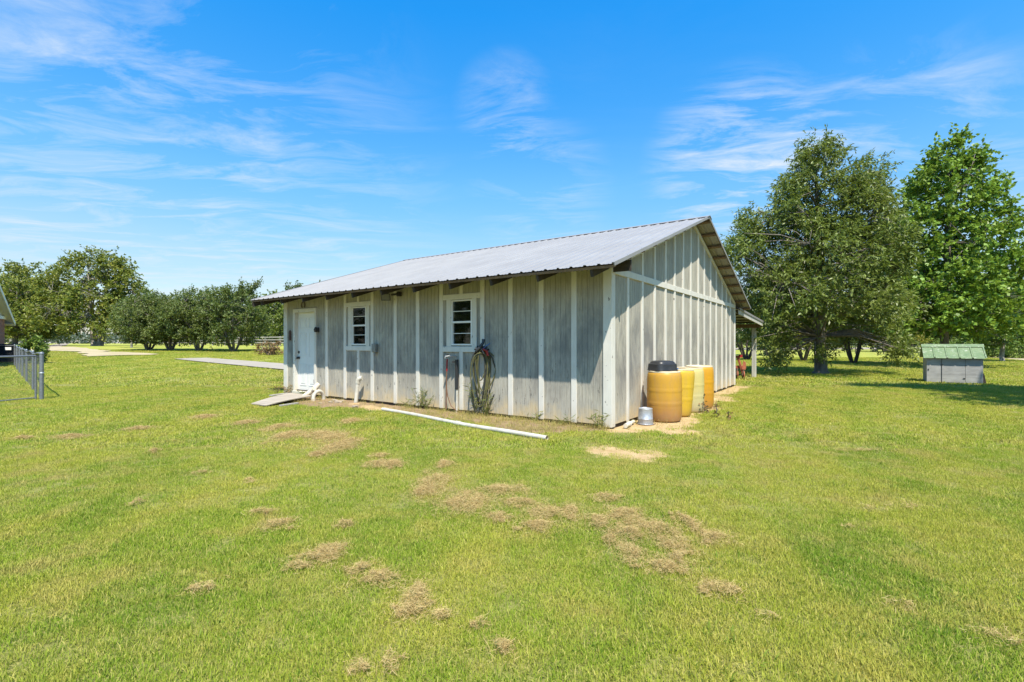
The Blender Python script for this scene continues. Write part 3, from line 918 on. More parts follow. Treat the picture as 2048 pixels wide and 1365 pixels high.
# ---- roof timbers
t = 0.03
while t < LX + 0.1:
    for sgn in (1, -1):
        ya, yb = (-AE + 0.06, 0.5) if sgn == 1 else (LY + AE - 0.06, LY - 0.5)
        za, zb = roofz(ya) - 0.122, roofz(yb) - 0.122
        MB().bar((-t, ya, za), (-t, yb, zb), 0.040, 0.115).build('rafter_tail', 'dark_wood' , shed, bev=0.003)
    t += 0.947
m = MB().bar((-LX - 0.02, 0.0, 0), (-LX - 0.02, 0.01, 0), 0.001, 0.001)
for i in range(10):
    yy = -AE + 0.07 + i * (RIDGE + AE - 0.2) / 9
    for sgn in (1, -1):
        y = yy if sgn == 1 else LY - yy
        z = roofz(y) - 0.042
        up = Vector((0, -SL * sgn, 1)).normalized()
        MB().bar((BR - 0.01, y, z), (-LX - BL + 0.01, y, z), 0.088, 0.040, up=up).build('purlin', 'brown_wood', shed, bev=0.002)
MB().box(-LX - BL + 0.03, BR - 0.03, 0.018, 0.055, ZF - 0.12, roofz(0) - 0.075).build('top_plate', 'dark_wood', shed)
# ---- ribbed roof sheets
def rib_profile(w):
    out = [(0.0, 0.010)]
    pitch = 0.2286
    k = 0
    cur = []
    x = 0.0
    while True:
        c = k * pitch
        for dx, h in ((-0.034, 0.0), (-0.014, 0.018), (0.014, 0.018), (0.034, 0.0)):
            cur.append((c + dx, h))
        c2 = c + pitch / 2
        for dx, h in ((-0.030, 0.0), (-0.022, 0.0035), (-0.012, 0.0035), (-0.004, 0.0)):
            cur.append((c2 + dx - 0.02, h)); 
        for dx, h in ((0.012, 0.0), (0.020, 0.0035), (0.030, 0.0035), (0.038, 0.0)):
            cur.append((c2 + dx + 0.01, h))
        k += 1
        if c > w + pitch: break
    pts = [p for p in cur if 0 < p[0] < w]
    xs = [p[0] for p in cur]; hsv = [p[1] for p in cur]
    f = lambda x: float(np.interp(x, xs, hsv))
    return [(0.0, f(0.0))] + pts + [(w, f(w))]
ROOF0 = BR; ROOFW = LX + BL + BR
random.seed(11)
def roof_sheet(x0, w, side, ya=None, yb=None, za=None, zb=None, name='roof_sheet', mat='roof_metal'):
    pr = rib_profile(w)
    ya = (-AE if side == 1 else LY + AE) if ya is None else ya
    yb = (RIDGE - 0.01 * side) if yb is None else yb
    za = roofz(-AE) if za is None else za
    zb = roofz(RIDGE) if zb is None else zb
    dj = random.uniform(-0.012, 0.012)
    ya2 = ya - side * 0 + dj * side * (1 if side == 1 else 1)
    za2 = za + dj * (zb - za) / (yb - ya) * side
    nrm = Vector((0, -(zb - za), (yb - ya))).normalized() * (1 if yb > ya else -1)
    n = len(pr)
    vs = []
    for y, z in ((ya2, za2), (yb, zb)):
        for off in (0.0, -0.002):
            for x, h in pr:
                p = Vector((x0 - x, y, z)) + nrm * (h + off)
                vs.append(p)
    A, B, C_, D = 0, n, 2 * n, 3 * n
    fs = []
    for i in range(n - 1):
        fs += [(A + i, A + i + 1, C_ + i + 1, C_ + i), (B + i, D + i, D + i + 1, B + i + 1), (A + i, B + i, B + i + 1, A + i + 1), (C_ + i, C_ + i + 1, D + i + 1, D + i)]
    fs += [(A, C_, D, B), (A + n - 1, B + n - 1, D + n - 1, C_ + n - 1)]
    return MB().add(vs, fs).build(name, mat, shed)
x = 0.0
while x < ROOFW - 0.05:
    wd = min(0.9144, ROOFW - x)
    for side in (1, -1):
        roof_sheet(ROOF0 - x, wd - 0.0015, side)
    x += 0.9144
# ridge cap
rc = MB()
zr = roofz(RIDGE)
hw, dr = 0.17, 0.17 * SL
prof = [(-hw, zr - dr + 0.024), (-hw, zr - dr + 0.034), (-0.03, zr + 0.026), (0, zr + 0.034), (0.03, zr + 0.026), (hw, zr - dr + 0.034), (hw, zr - dr + 0.024), (0, zr + 0.023)]
n = len(prof)
vs = [(xx, RIDGE + y, z) for xx in (BR + 0.03, -LX - BL - 0.03) for y, z in prof]
rc.add(vs, [tuple(range(n)), tuple(range(2 * n - 1, n - 1, -1))] + [(i, i + n, (i + 1) % n + n, (i + 1) % n) for i in range(n)])
rc.build('ridge_cap', 'roof_metal', shed)
# roof screws, in rows on the purlin lines
sv = MB()
for i in range(10):
    y = -AE + 0.07 + i * (RIDGE + AE - 0.2) / 9
    if i in (9,): continue
    k = 0
    while k * 0.2286 < ROOFW:
        xx = ROOF0 - k * 0.2286 - 0.052
        z = roofz(y)
        for sx in (0.0,):
            sv.lathe([(0.010, 0.0), (0.009, 0.007), (0.004, 0.010)], 5, (xx, y, z + 0.001), cap_bot=False)
        k += 1
so_ = sv.build('roof_screw', 'grey_metal', shed)
so_['kind'] = 'stuff'
# drip-edge strip on the near rake
for side in (1, -1):
    ya, yb = (-AE, RIDGE) if side == 1 else (LY + AE, RIDGE)
    MB().bar((BR + 0.008, ya, roofz(-AE) - 0.006), (BR + 0.008, yb - side * 0.002, zr - 0.006), 0.014, 0.055, up=(0, -SL * side, 1)).build('rake_trim', 'roof_metal', shed)
    MB().bar((-LX - BL - 0.008, ya, roofz(-AE) - 0.006), (-LX - BL - 0.008, yb - side * 0.002, zr - 0.006), 0.014, 0.055, up=(0, -SL * side, 1)).build('rake_trim', 'roof_metal', shed)
# left barge rafter, dark
for side in (1, -1):
    ya, yb = (-AE + 0.02, RIDGE - 0.05) if side == 1 else (LY + AE - 0.02, RIDGE + 0.05)
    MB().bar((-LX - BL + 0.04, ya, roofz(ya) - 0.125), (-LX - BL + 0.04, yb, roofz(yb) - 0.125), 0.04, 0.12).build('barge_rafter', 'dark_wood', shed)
# ---- lean-to behind
zl0, zl1 = 2.44, 2.20
YL = LY + 4.85
x = 0.0
while x < ROOFW - 0.05:
    wd = min(0.9144, ROOFW - x)
    roof_sheet(ROOF0 - 0.2 - x, wd - 0.0015, -1, ya=YL, yb=LY + 0.03, za=zl1, zb=zl0, name='lean_to_sheet')
    x += 0.9144
lean = lambda y: zl0 + (zl1 - zl0) * (y - LY) / (YL - LY)
for xx in (BR - 0.23, -3.1, -6.3, -LX - BL + 0.03):
    MB().bar((xx, LY + 0.05, lean(LY) - 0.10), (xx, YL - 0.05, lean(YL) - 0.10), 0.04, 0.14).build('lean_to_rafter', 'post_wood' if xx > 0 else 'dark_wood', shed)
MB().bar((BR - 0.194, LY + 0.04, lean(LY) + 0.0), (BR - 0.194, YL, lean(YL) + 0.0), 0.014, 0.07).build('lean_to_trim', 'roof_metal', shed)
for k in range(5):
    y = LY + 0.4 + k * 1.08
    MB().bar((BR - 0.26, y, lean(y) - 0.024), (-LX - BL + 0.06, y, lean(y) - 0.024), 0.088, 0.038).build('lean_to_purlin', 'dark_wood', shed)
MB().box(BR - 0.26, -LX - BL + 0.06, 14.02, 14.06, 1.96, 2.11).build('lean_to_beam', 'brown_wood', shed)
for xx in (-0.15, -3.3, -6.4, -9.4):
    MB().box(xx - 0.075, xx + 0.075, 14.065, 14.215, -0.05, 2.11).build('lean_to_post', 'post_wood', shed, bev=0.006)
# ------------------------------------------------------------------ things round the shed
def barrel(name, label, mat, lx, ly, taper=0.0, lean=(0, 0), h=0.86, r=0.292, rot=0, open_top=False):
    o = thing(name, label, 'barrel', b2w(lx, ly, 0.0), rot, None)
    o.rotation_euler = (lean[0], lean[1], rot)
    def rr(z):
        base = r * (1 - taper * (1 - z / h))
        return base * (1 - 0.10 * (abs(z / h - .5) * 2) ** 8)
    prof = [(rr(0) * .93, 0.0), (rr(0) * .985, 0.02)]
    for k in range(1, 30):
        z = h * k / 30
        b = rr(z)
        for zb in (h * .34, h * .66):
            b += 0.007 * math.exp(-((z - zb - 0.02) / 0.012) ** 2) + 0.007 * math.exp(-((z - zb + 0.02) / 0.012) ** 2) - 0.004 * math.exp(-((z - zb) / 0.01) ** 2)
        prof.append((b, z))
    prof += [(rr(h) * .985, h - 0.01)]
    MB().lathe(prof, 40, cap_top=False).build('barrel_body', mat, o, smooth=True)
    if open_top:
        MB().lathe([(rr(h) * .97, h - 0.012), (rr(h) * .97, h - 0.25), (0.0 + .05, h - 0.26)], 36, cap_top=True, cap_bot=False).build('inner_wall', mat, o, smooth=True)
        MB().lathe([(rr(h) * .972, h - .012), (rr(h) * 1.01, h - .012), (rr(h) * 1.02, h), (rr(h) * .99, h + .008), (rr(h) * .965, h)], 40, cap_top=False, cap_bot=False).build('rim', 'barrel_rim', o, smooth=True)
    else:
        MB().lathe([(rr(h) * .96, h - .018), (rr(h) * 1.015, h - .016), (rr(h) * 1.03, h - 0.004), (rr(h) * 1.01, h + .010), (rr(h) * .96, h + .012), (rr(h) * .93, h - .006), (0.02, h - .004)], 40, cap_bot=False).build('lid', 'barrel_rim', o, smooth=True)
    return o
barrel('plastic_barrel', 'amber plastic barrel with a black tub on its lid, beside the metal bucket', 'barrel_amber', 0.44, 1.26)
barrel('plastic_barrel', 'bright yellow tapering open barrel leaning between the amber barrel and the pale one', 'barrel_yellow', 0.45, 1.98, taper=0.17, lean=(R(-2), R(2.5)), open_top=True)
barrel('plastic_barrel', 'pale cream-yellow barrel standing between the bright yellow and the orange barrels', 'barrel_pale', 0.45, 2.72, open_top=True)
barrel('plastic_barrel', 'orange-yellow barrel at the far end of the row by the gable wall', 'barrel_orange', 0.47, 3.42, h=0.87)
# black tub upside down on the amber barrel
tb = thing('plastic_tub', 'black plastic tub turned upside down on the amber barrel', 'tub', b2w(0.415, 1.235, 0.873), R(20))
tb.scale = (.9, .9, 1)
def rrect(hx, hy, rad, z, n=5):
    out = []
    for cx_, cy_, a0 in ((hx - rad, hy - rad, 0), (-hx + rad, hy - rad, 90), (-hx + rad, -hy + rad, 180), (hx - rad, -hy + rad, 270)):
        for k in range(n + 1):
            a = R(a0 + 90 * k / n)
            out.append((cx_ + rad * math.cos(a), cy_ + rad * math.sin(a), z))
    return out
def loft(rings, close=True):
    m = MB()
    n = len(rings[0])
    for r_ in rings: m.v += [tuple(p) for p in r_]
    for j in range(len(rings) - 1):
        for k in range(n):
            k2 = (k + 1) % n
            m.f.append((j * n + k, j * n + k2, (j + 1) * n + k2, (j + 1) * n + k))
    if close:
        m.f.append(tuple(range(n))[::-1]); m.f.append(tuple((len(rings) - 1) * n + k for k in range(n)))
    return m
loft([rrect(.235, .21, .11, 0.0), rrect(.245, .22, .115, .012), rrect(.238, .213, .11, .03), rrect(.228, .205, .105, .115), rrect(.215, .192, .10, .125), rrect(.205, .182, .095, .128),
      rrect(.195, .172, .09, .150), rrect(.17, .15, .08, .168), rrect(.12, .10, .06, .176)]).build('tub_body', 'black_plastic', tb, smooth=True)
MB().tube([(0.20, -0.10, 0.03), (0.235, -0.13, 0.045), (0.245, -0.16, 0.03)], 0.012, 6).build('handle_strap', 'blue_plastic', tb, smooth=True)
MB().tube([(0.20, -0.14, 0.02), (0.225, -0.165, -0.01), (0.228, -0.168, -0.07)], 0.011, 6).build('clip', 'black_plastic', tb, smooth=True)
# upturned bucket
bk = thing('metal_bucket', 'dull galvanised bucket upside down in front of the amber barrel', 'bucket', b2w(0.30, 0.72, 0.0), 0)
MB().lathe([(0.128, 0.0), (0.131, 0.004), (0.131, 0.012), (0.126, 0.016), (0.121, 0.09), (0.1235, 0.094), (0.120, 0.099), (0.112, 0.255), (0.114, 0.262), (0.108, 0.268), (0.104, 0.262), (0.02, 0.258)], 32).build('bucket_body', 'galvanised', bk, smooth=True)
MB().tube([(-0.128, 0, 0.03), (-0.16, -0.03, 0.012), (-0.10, -0.12, 0.008), (0.0, -0.165, 0.006), (0.10, -0.12, 0.008), (0.16, -0.03, 0.012), (0.128, 0, 0.03)], 0.004, 6).build('bail_handle', 'rust_iron', bk, smooth=True)
# short old pipe along the foot of the gable wall
op = MB()
a, b = Vector(b2w(0.20, 0.10, 0.045)), Vector(b2w(0.13, 0.62, 0.04))
mid = a.lerp(b, 0.42)
op.tube([a, mid], 0.036, 14).tube([mid.lerp(a, .04), mid.lerp(b, .08)], 0.044, 14).tube([mid, b], 0.028, 12)
tag(op.build('pipe_offcut', 'pvc_old', smooth=True), 'short dirty length of pipe lying on sand at the foot of the gable wall', 'pipe')
# long white drain pipe on the grass
A_, B_ = ground_px(762, 822), ground_px(1095, 881)
pp = []
for k in range(25):
    t = k / 24
    q = A_.lerp(B_, t)
    q.z = 0.026 + 0.010 * math.sin(t * 9) * t
    q += Vector((0.03 * math.sin(t * 5 + 1), 0.03 * math.sin(t * 5 + 1), 0))
    pp.append(q)
lp = thing('drain_pipe', 'long white plastic pipe lying in the grass along the front wall', 'pipe')
MB().tube(pp, 0.036, 16, cap=False).build('pipe_barrel', 'pvc_white', lp, smooth=True)
MB().tube([pp[-1] + (pp[-2] - pp[-1]) * 0.0 + Vector((0, 0, 0)), pp[-2]], 0.033, 16, cap=False).build('inner_bore', 'pvc_old', lp, smooth=True)
MB().tube([pp[13].lerp(pp[14], .2), pp[13].lerp(pp[14], .75)], 0.044, 16).build('coupling', 'pvc_white', lp, smooth=True)
# vent standpipe by the wall
sp_ = thing('vent_pipe', 'white upright plastic pipe with an elbow cap beside the narrow window', 'pipe', b2w(-6.13, -0.20, 0))
MB().tube([(-.025, 0, -0.05), (0.02, 0.02, 0.47)], 0.045, 16).build('riser', 'pvc_white', sp_, smooth=True)
MB().tube([(0.018, 0.02, 0.43), (0.024, 0.02, 0.50), (0.05, 0.015, 0.535), (0.10, 0.01, 0.555), (0.125, 0.005, 0.558)], [0.056, 0.056, 0.055, 0.053, 0.053], 16).build('elbow_cap', 'pvc_white', sp_, smooth=True)
# water riser and spigot
sg = thing('water_riser', 'upright water pipe, black-wrapped above and white below, under the wide window', 'pipe', b2w(-3.20, -0.07, 0))
MB().tube([(0, 0, -0.05), (0.004, 0, 0.52)], 0.021, 12).build('white_pipe', 'pvc_white', sg, smooth=True)
MB().tube([(0.0, 0, 0.45), (0.003, 0.003, 0.7), (-0.004, 0.003, 1.03)], 0.034, 12).build('black_sleeve', 'black_plastic', sg, smooth=True)
MB().tube([(-0.004, 0.003, 1.02), (-0.004, 0, 1.08), (-0.03, -0.01, 1.10), (-0.16, -0.02, 1.10)], 0.018, 8).tube([(-0.16, -0.02, 1.10), (-0.215, -0.03, 1.09), (-0.225, -0.03, 1.05)], 0.02, 8).build('spigot', 'grey_metal', sg, smooth=True)
MB().lathe([(0.012, 0), (0.03, 0.004), (0.03, 0.012), (0.01, 0.016)], 10, (-0.175, -0.02, 1.125)).bar((-0.005, -0.02, 0.985), (-0.09, -0.02, 0.985), 0.02, 0.03).build('tap_handle', 'black_metal', sg)
hh = thing('thin_hose', 'thin brown hose hanging down from the tap to the ground', 'hose', b2w(-3.425, -0.10, 0))
MB().tube([(0, 0, 1.04), (-0.004, -0.005, 0.95), (-0.01, 0, 0.8)], 0.016, 8).build('hose_end', 'red_plastic', hh, smooth=True)
MB().tube([(-0.01, 0, 0.8), (-0.015, 0, 0.55), (-0.02, -0.01, 0.25), (-0.02, -0.02, 0.05)], 0.013, 8).tube([(-0.015, 0, 0.5), (0.01, -0.01, 0.3), (0.08, -0.04, 0.12), (0.2, -0.12, 0.03), (0.34, -0.2, 0.018)], 0.010, 8).build('hose_length', 'hose_brown', hh, smooth=True)
# hose bundle
hb = thing('garden_hose', 'coiled olive garden hose hung in long loops beside the wide window', 'hose', b2w(-2.60, -0.03, 0))
def loop(cx_, wd, zt, zb, y, ph=0.0, skew=0.0, n=30):
    pts = []
    for k in range(n + 1):
        a = 2 * math.pi * k / n
        s = math.sin(a)
        z = (zt + zb) / 2 + (zt - zb) / 2 * math.cos(a)
        ww = wd * (abs(s) ** 0.75) * (1 if s > 0 else -1)
        ww *= 0.72 + 0.28 * math.cos(a - ph)
        pts.append((cx_ + ww + skew * (zt - z), y + 0.012 * math.sin(a * 2 + ph) - 0.01 * (1 - math.cos(a)), z))
    return pts
rg = random.Random(5)
specs = [(-.02, .17, 1.20, .10, 'hose_olive'), (.01, .15, 1.22, .06, 'hose_olive'), (-.05, .13, 1.18, .22, 'hose_black'), (.03, .20, 1.20, .36, 'hose_olive'),
         (-.03, .12, 1.24, .66, 'hose_olive'), (.06, .23, 1.19, .46, 'hose_olive'), (-.06, .16, 1.21, .05, 'hose_black'), (.02, .11, 1.23, .12, 'hose_olive'), (-.01, .19, 1.17, .18, 'hose_olive')]
for k, (cx_, wd, zt, zb, mt) in enumerate(specs):
    MB().tube(loop(cx_, wd * 1.06, zt, zb, -0.045 - 0.017 * k, rg.uniform(-.6, .6), rg.uniform(-.03, .03)), 0.0115, 7, cap=False).build('hose_loop', mt, hb, smooth=True)
MB().tube([(0.10, -0.16, 1.20), (0.20, -0.15, 1.08), (0.27, -0.13, 0.85), (0.31, -0.12, 0.62), (0.27, -0.12, 0.44), (0.18, -0.13, 0.30), (0.12, -0.12, 0.16), (0.10, -0.13, 0.03)], 0.0135, 8).build('hose_tail', 'hose_black', hb, smooth=True)
hgm = MB().box(-0.10, 0.10, -0.04, 0.0, 1.14, 1.30)
hgm.tube([(-0.13, -0.05, 1.24), (-0.06, -0.14, 1.17), (0.06, -0.14, 1.17), (0.13, -0.05, 1.24)], 0.02, 8)
hgm.build('hose_hanger', 'black_metal', hb, bev=0.004)
nz = MB().tube([(-0.10, -0.17, 1.20), (-0.03, -0.19, 1.27), (0.03, -0.17, 1.36), (0.04, -0.15, 1.42)], [0.03, 0.032, 0.026, 0.034], 10)
nz.tube([(-0.03, -0.19, 1.27), (0.02, -0.22, 1.22), (0.05, -0.23, 1.15)], 0.014, 8).tube([(-0.14, -0.12, 1.16), (-0.05, -0.16, 1.21)], 0.026, 8).tube([(-0.12, -0.15, 1.25), (0.02, -0.13, 1.19)], 0.03, 8)
nz.build('spray_nozzle', 'black_plastic', hb, smooth=True)
MB().tube([(0.09, -0.18, 1.22), (0.12, -0.17, 1.12)], 0.026, 10).tube([(0.02, -0.20, 1.24), (0.10, -0.19, 1.21)], 0.02, 8).build('red_coupling', 'red_plastic', hb, smooth=True)
MB().tube([(0.03, -0.17, 1.25), (0.10, -0.15, 1.31), (0.16, -0.13, 1.35)], 0.007, 6).build('blue_cord', 'blue_plastic', hb)
# plywood ramp and batten by the door
rp = thing('door_ramp', 'weathered plywood sheet propped as a ramp at the door', 'ramp')
c1, c2, c3, c4 = ground_px(502, 810), ground_px(532, 815), ground_px(626, 800), ground_px(581, 792.5)
def slab(m, P, th, zs):
    q = [Vector((p.x, p.y, z)) for p, z in zip(P, zs)] + [Vector((p.x, p.y, z + th)) for p, z in zip(P, zs)]
    return m.add(q, [(0, 3, 2, 1), (4, 5, 6, 7), (0, 1, 5, 4), (1, 2, 6, 5), (2, 3, 7, 6), (3, 0, 4, 7)])
nseg = 6
for k in range(nseg):                                 # a sheet warped along its length
    t0, t1 = k / nseg, (k + 1) / nseg
zz = lambda t: 0.012 + 0.055 * t + 0.02 * math.sin(t * 3.1)
m = MB()
top = []
for k in range(nseg + 1):
    t = k / nseg
    for e0, e1 in ((c1, c4), (c2, c3)):
        p = e0.lerp(e1, t); top.append((p.x, p.y, zz(t) + (0.012 if e0 is c2 else 0)))
vs = [(x, y, z + 0.019) for x, y, z in top] + top
o2 = len(top)
fs = []
for k in range(nseg):
    a = 2 * k
    fs += [(a, a + 1, a + 3, a + 2), (o2 + a, o2 + a + 2, o2 + a + 3, o2 + a + 1), (a, a + 2, o2 + a + 2, o2 + a), (a + 1, o2 + a + 1, o2 + a + 3, a + 3)]
fs += [(0, o2, o2 + 1, 1), (2 * nseg, 2 * nseg + 1, o2 + 2 * nseg + 1, o2 + 2 * nseg)]
m.add(vs, fs).build('plywood_sheet', 'plywood', rp)
g1, g2 = ground_px(541, 794.5), ground_px(576, 790)
tag(MB().bar(g1 + Vector((0, 0, .03)), g2 + Vector((0, 0, .035)), 0.09, 0.04).build('plank_offcut', 'grey_wood', bev=0.004), 'loose weathered plank lying behind the plywood ramp', 'plank')
g1, g2 = ground_px(560, 814), ground_px(596, 809)
tag(MB().bar(g1 + Vector((0, 0, .02)), g2 + Vector((0, 0, .025)), 0.07, 0.035).build('plank_offcut', 'grey_wood', bev=0.004), 'short pale plank lying on the grass edge in front of the plywood ramp', 'plank')
# old white drain fittings by the door
jf = thing('drain_fitting', 'dirty white drain fitting of joined pipes leaning by the door', 'pipe fitting', b2w(-7.72, -0.30, 0), R(15))
MB().tube([(-0.22, -0.16, 0.03), (-0.02, -0.02, 0.18), (0.08, 0.04, 0.27)], [0.055, 0.058, 0.055], 12).tube([(-0.02, -0.02, 0.18), (0.05, -0.07, 0.24)], 0.06, 12).build('branch_pipe', 'pvc_old', jf, smooth=True)
MB().tube([(0.04, 0.02, 0.22), (0.12, 0.05, 0.32), (0.14, 0.06, 0.34)], [0.066, 0.066, 0.06], 12).build('socket', 'pvc_old', jf, smooth=True)
je = thing('pipe_elbow', 'curved white pipe elbow half sunk in dirt by the door', 'pipe fitting', b2w(-7.28, -0.42, 0), R(60))
MB().tube([(0.15 * math.cos(a), 0, 0.02 + 0.19 * math.sin(a)) for a in [R(-12 + 204 * k / 14) for k in range(15)]], 0.042, 12).build('bend', 'pvc_white', je, smooth=True)
MB().tube([(-0.15, 0.0, 0.05), (-0.15, 0, -0.04)], 0.052, 12).build('socket', 'pvc_old', je, smooth=True)
# lumps of broken concrete and stones
def rock(c, s, seed, mat='grey_wood', name='stone'):
    rg = random.Random(seed)
    import bmesh
    bm = bmesh.new()
    bmesh.ops.create_icosphere(bm, subdivisions=2, radius=1)
    for v in bm.verts:
        k = 1 + rg.uniform(-.22, .22)
        v.co = Vector((v.co.x * s[0] * k, v.co.y * s[1] * k, max(-.25, v.co.z) * s[2] * k))
    me = bpy.data.meshes.new(name); bm.to_mesh(me); bm.free()
    me.materials.append(MATS[mat])
    o = bpy.data.objects.new(name, me); COL.objects.link(o); o.location = c
    return o
for k, (px, py, s) in enumerate([(668, 803, .05), (676, 806, .06), (684, 804, .04), (661, 806, .035), (710, 815, .045), (640, 808, .03)]):
    q = ground_px(px, py); q.z = 0.012
    tag(rock(q, (s * 1.5, s, s * .7), k, 'gravel_track'), 'small broken lump of rubble on the bare dirt by the door', 'stone', 'rubble on the dirt by the door')
# rusty implement under the lean-to
im = thing('farm_implement', 'rusty red farm implement parked under the lean-to roof', 'farm implement', b2w(-0.50, 12.6, 0), ANG)
MB().bar((0.25, 0, 0.10), (0.02, 0.05, 0.86), 0.07, 0.07).build('upright', 'implement_red', im, bev=0.005)
MB().bar((-0.55, 0, 0.10), (-0.30, 0.05, 0.86), 0.07, 0.07).build('upright', 'implement_red', im, bev=0.005)
MB().bar((-0.34, 0.05, 0.84), (0.10, 0.05, 0.84), 0.09, 0.09).build('hitch_bar', 'implement_red', im, bev=0.005)
MB().bar((-0.9, 0.1, 0.45), (0.30, 0.1, 0.45), 0.10, 0.10).build('tool_bar', 'implement_red', im, bev=0.005)
MB().tube([(0.12, 0.05, 0.82), (0.13, 0.05, 0.92)], 0.07, 12).build('pin_boss', 'red_plastic', im, smooth=True)
MB().add([(0.18, -.06, .38), (0.30, -.02, .36), (0.31, .0, .62), (0.24, -.03, .70), (0.18, .0, .38), (0.30, .04, .36), (0.31, .06, .62), (0.24, .03, .70)], [(0, 1, 2, 3), (4, 7, 6, 5), (0, 4, 5, 1), (1, 5, 6, 2), (2, 6, 7, 3), (3, 7, 4, 0)]).build('side_plate', 'implement_red', im)
for xx in (-0.8, -0.4, 0.0, 0.22):
    MB().tube([(xx, 0.1, 0.42), (xx + .02, -0.05, 0.30), (xx, -0.12, 0.16), (xx, -0.02, 0.02)], [.03, .028, .026, .02], 8).build('tine', 'rust_iron', im, smooth=True)
    MB().tube([(xx + .04, -0.06, 0.16), (xx + .065, -0.055, 0.16)], [0.15, 0.145], 18).build('disc', 'implement_red', im, smooth=True)

# ------------------------------------------------------------------ little dog-house shed with the green roof
dh = thing('small_hutch', 'low grey plank hutch with a worn green ribbed metal roof', 'hutch', (14.35, 16.8, 0), ANG)
DW, DD, DE, DR = 1.42, 1.15, 0.90, 1.27
def hz(y): return DE + (DR - DE) * (1 - abs(y - DD / 2) / (DD / 2))
MB().box(0.0, 0.383, 0.0, 0.02, 0.02, DE - .02).build('front_board', 'grey_plank', dh, bev=0.003)
MB().box(0.397, 0.985, 0.003, 0.023, 0.02, DE - .02).build('hatch', 'grey_plank', dh, bev=0.003)
MB().box(0.991, DW, 0.0, 0.02, 0.02, DE - .02).build('front_board', 'grey_plank', dh, bev=0.003)
MB().box(0, DW, DD - .02, DD, 0.02, DE - .02).build('back_board', 'grey_plank', dh, bev=0.003)
for xx in (0.001, DW - 0.021):
    pl = [(0.022, 0.02), (DD - 0.022, 0.02), (DD - 0.022, DE - .02), (DD / 2, DR - .03), (0.022, DE - .02)]
    vs = [(xx, y, z) for y, z in pl] + [(xx + 0.02, y, z) for y, z in pl]
    MB().add(vs, [(0, 1, 2, 3, 4), (9, 8, 7, 6, 5)] + [(i, (i + 1) % 5, (i + 1) % 5 + 5, i + 5) for i in range(5)]).build('end_wall', 'grey_plank', dh)
MB().bar((0.39, -0.008, 0.02), (0.39, -0.008, 0.62), 0.012, 0.012, up=(0, 1, 0)).bar((0.36, -0.008, 0.62), (0.43, -0.008, 0.62), 0.012, 0.014, up=(0, 1, 0)).build('latch', 'black_metal', dh)
MB().box(0.03, 0.06, -0.012, -0.001, 0.42, 0.47).box(0.93, 0.99, -0.012, -0.001, 0.16, 0.185).build('hinge', 'black_metal', dh)
MB().add([(DW + .002, 0.03, 0.0), (DW + .09, 0.03, 0.0), (DW + .03, 0.03, .34), (DW + .002, 0.03, .36), (DW + .002, 0.05, 0.0), (DW + .09, 0.05, 0.0), (DW + .03, 0.05, .34), (DW + .002, 0.05, .36)], [(0, 1, 2, 3), (7, 6, 5, 4), (0, 4, 5, 1), (1, 5, 6, 2), (2, 6, 7, 3), (3, 7, 4, 0)]).build('prop_board', 'dark_wood', dh)
ov = 0.09
for side in (1, -1):
    ye = -0.10 if side == 1 else DD + 0.10
    ze = DE - (DR - DE) / (DD / 2) * 0.10 + 0.01
    nseg = 5
    for k in range(nseg):
        xa, xb = -ov + (DW + 2 * ov) * k / nseg, -ov + (DW + 2 * ov) * (k + 1) / nseg - .002
        pr = [(xa, .0), (xb - .05, .0), (xb - .04, .028), (xb - .012, .028), (xb, .0)]
        vs = []
        for y, z in ((ye, ze), (DD / 2, DR + .012)):
            for off in (0, -.006):
                vs += [(x_, y, z + h_ + off) for x_, h_ in pr]
        n = 5
        fs = []
        for i in range(n - 1):
            fs += [(i, i + 1, 2 * n + i + 1, 2 * n + i), (n + i, 3 * n + i, 3 * n + i + 1, n + i + 1), (i, n + i, n + i + 1, i + 1), (2 * n + i, 2 * n + i + 1, 3 * n + i + 1, 3 * n + i)]
        fs += [(0, 2 * n, 3 * n, n), (n - 1, 2 * n - 1, 4 * n - 1, 3 * n - 1)]
        MB().add(vs, fs).build('roof_sheet', 'green_roof', dh)
vs = []
for xx in (-ov - .01, DW + ov + .01):
    vs += [(xx, DD / 2 - .13, DR - .045), (xx, DD / 2, DR + .052), (xx, DD / 2 + .13, DR - .045), (xx, DD / 2, DR + .04)]
MB().add(vs, [(0, 1, 5, 4), (1, 2, 6, 5), (2, 3, 7, 6), (3, 0, 4, 7), (0, 3, 2, 1), (4, 5, 6, 7)]).build('ridge_cap', 'green_roof', dh)

# ------------------------------------------------------------------ chain-link fence, left
FA, FD = Vector((-11.24, 11.6, 0)), Vector((-0.731, 0.683, 0)).normalized()
FE = Vector((-0.28, -0.96, 0))
gp = lambda v, z=0.0: Vector((v.x, v.y, float(hg(v.x, v.y)) + z))
cf = thing('chain_link_fence', 'grey steel chain-link fence running away from its corner post to the house', 'fence')
ss = [0, 3.6, 7.5, 10.9, 13.8, 17.2, 20.8]
for i, s in enumerate(ss):
    b0 = gp(FA + FD * s)
    rr_ = 0.042 if i == 0 else 0.028
    MB().tube([b0 - Vector((0, 0, .1)), b0 + Vector((0, 0, 1.09))], rr_, 12).build('corner_post' if i == 0 else 'line_post', 'fence_steel', cf, smooth=True)
    MB().lathe([(rr_ * 1.15, 0), (rr_ * 1.15, 0.025), (rr_ * .9, 0.045), (rr_ * .3, 0.055)], 12, tuple(b0 + Vector((0, 0, 1.09)))).build('post_cap', 'fence_steel', cf, smooth=True)
MB().tube([gp(FA + FD * (s_ * 20.8 / 24), 1.075 + (0.03 * math.sin(s_ * 1.3))) for s_ in range(25)], 0.021, 8).build('top_rail', 'fence_steel', cf, smooth=True)
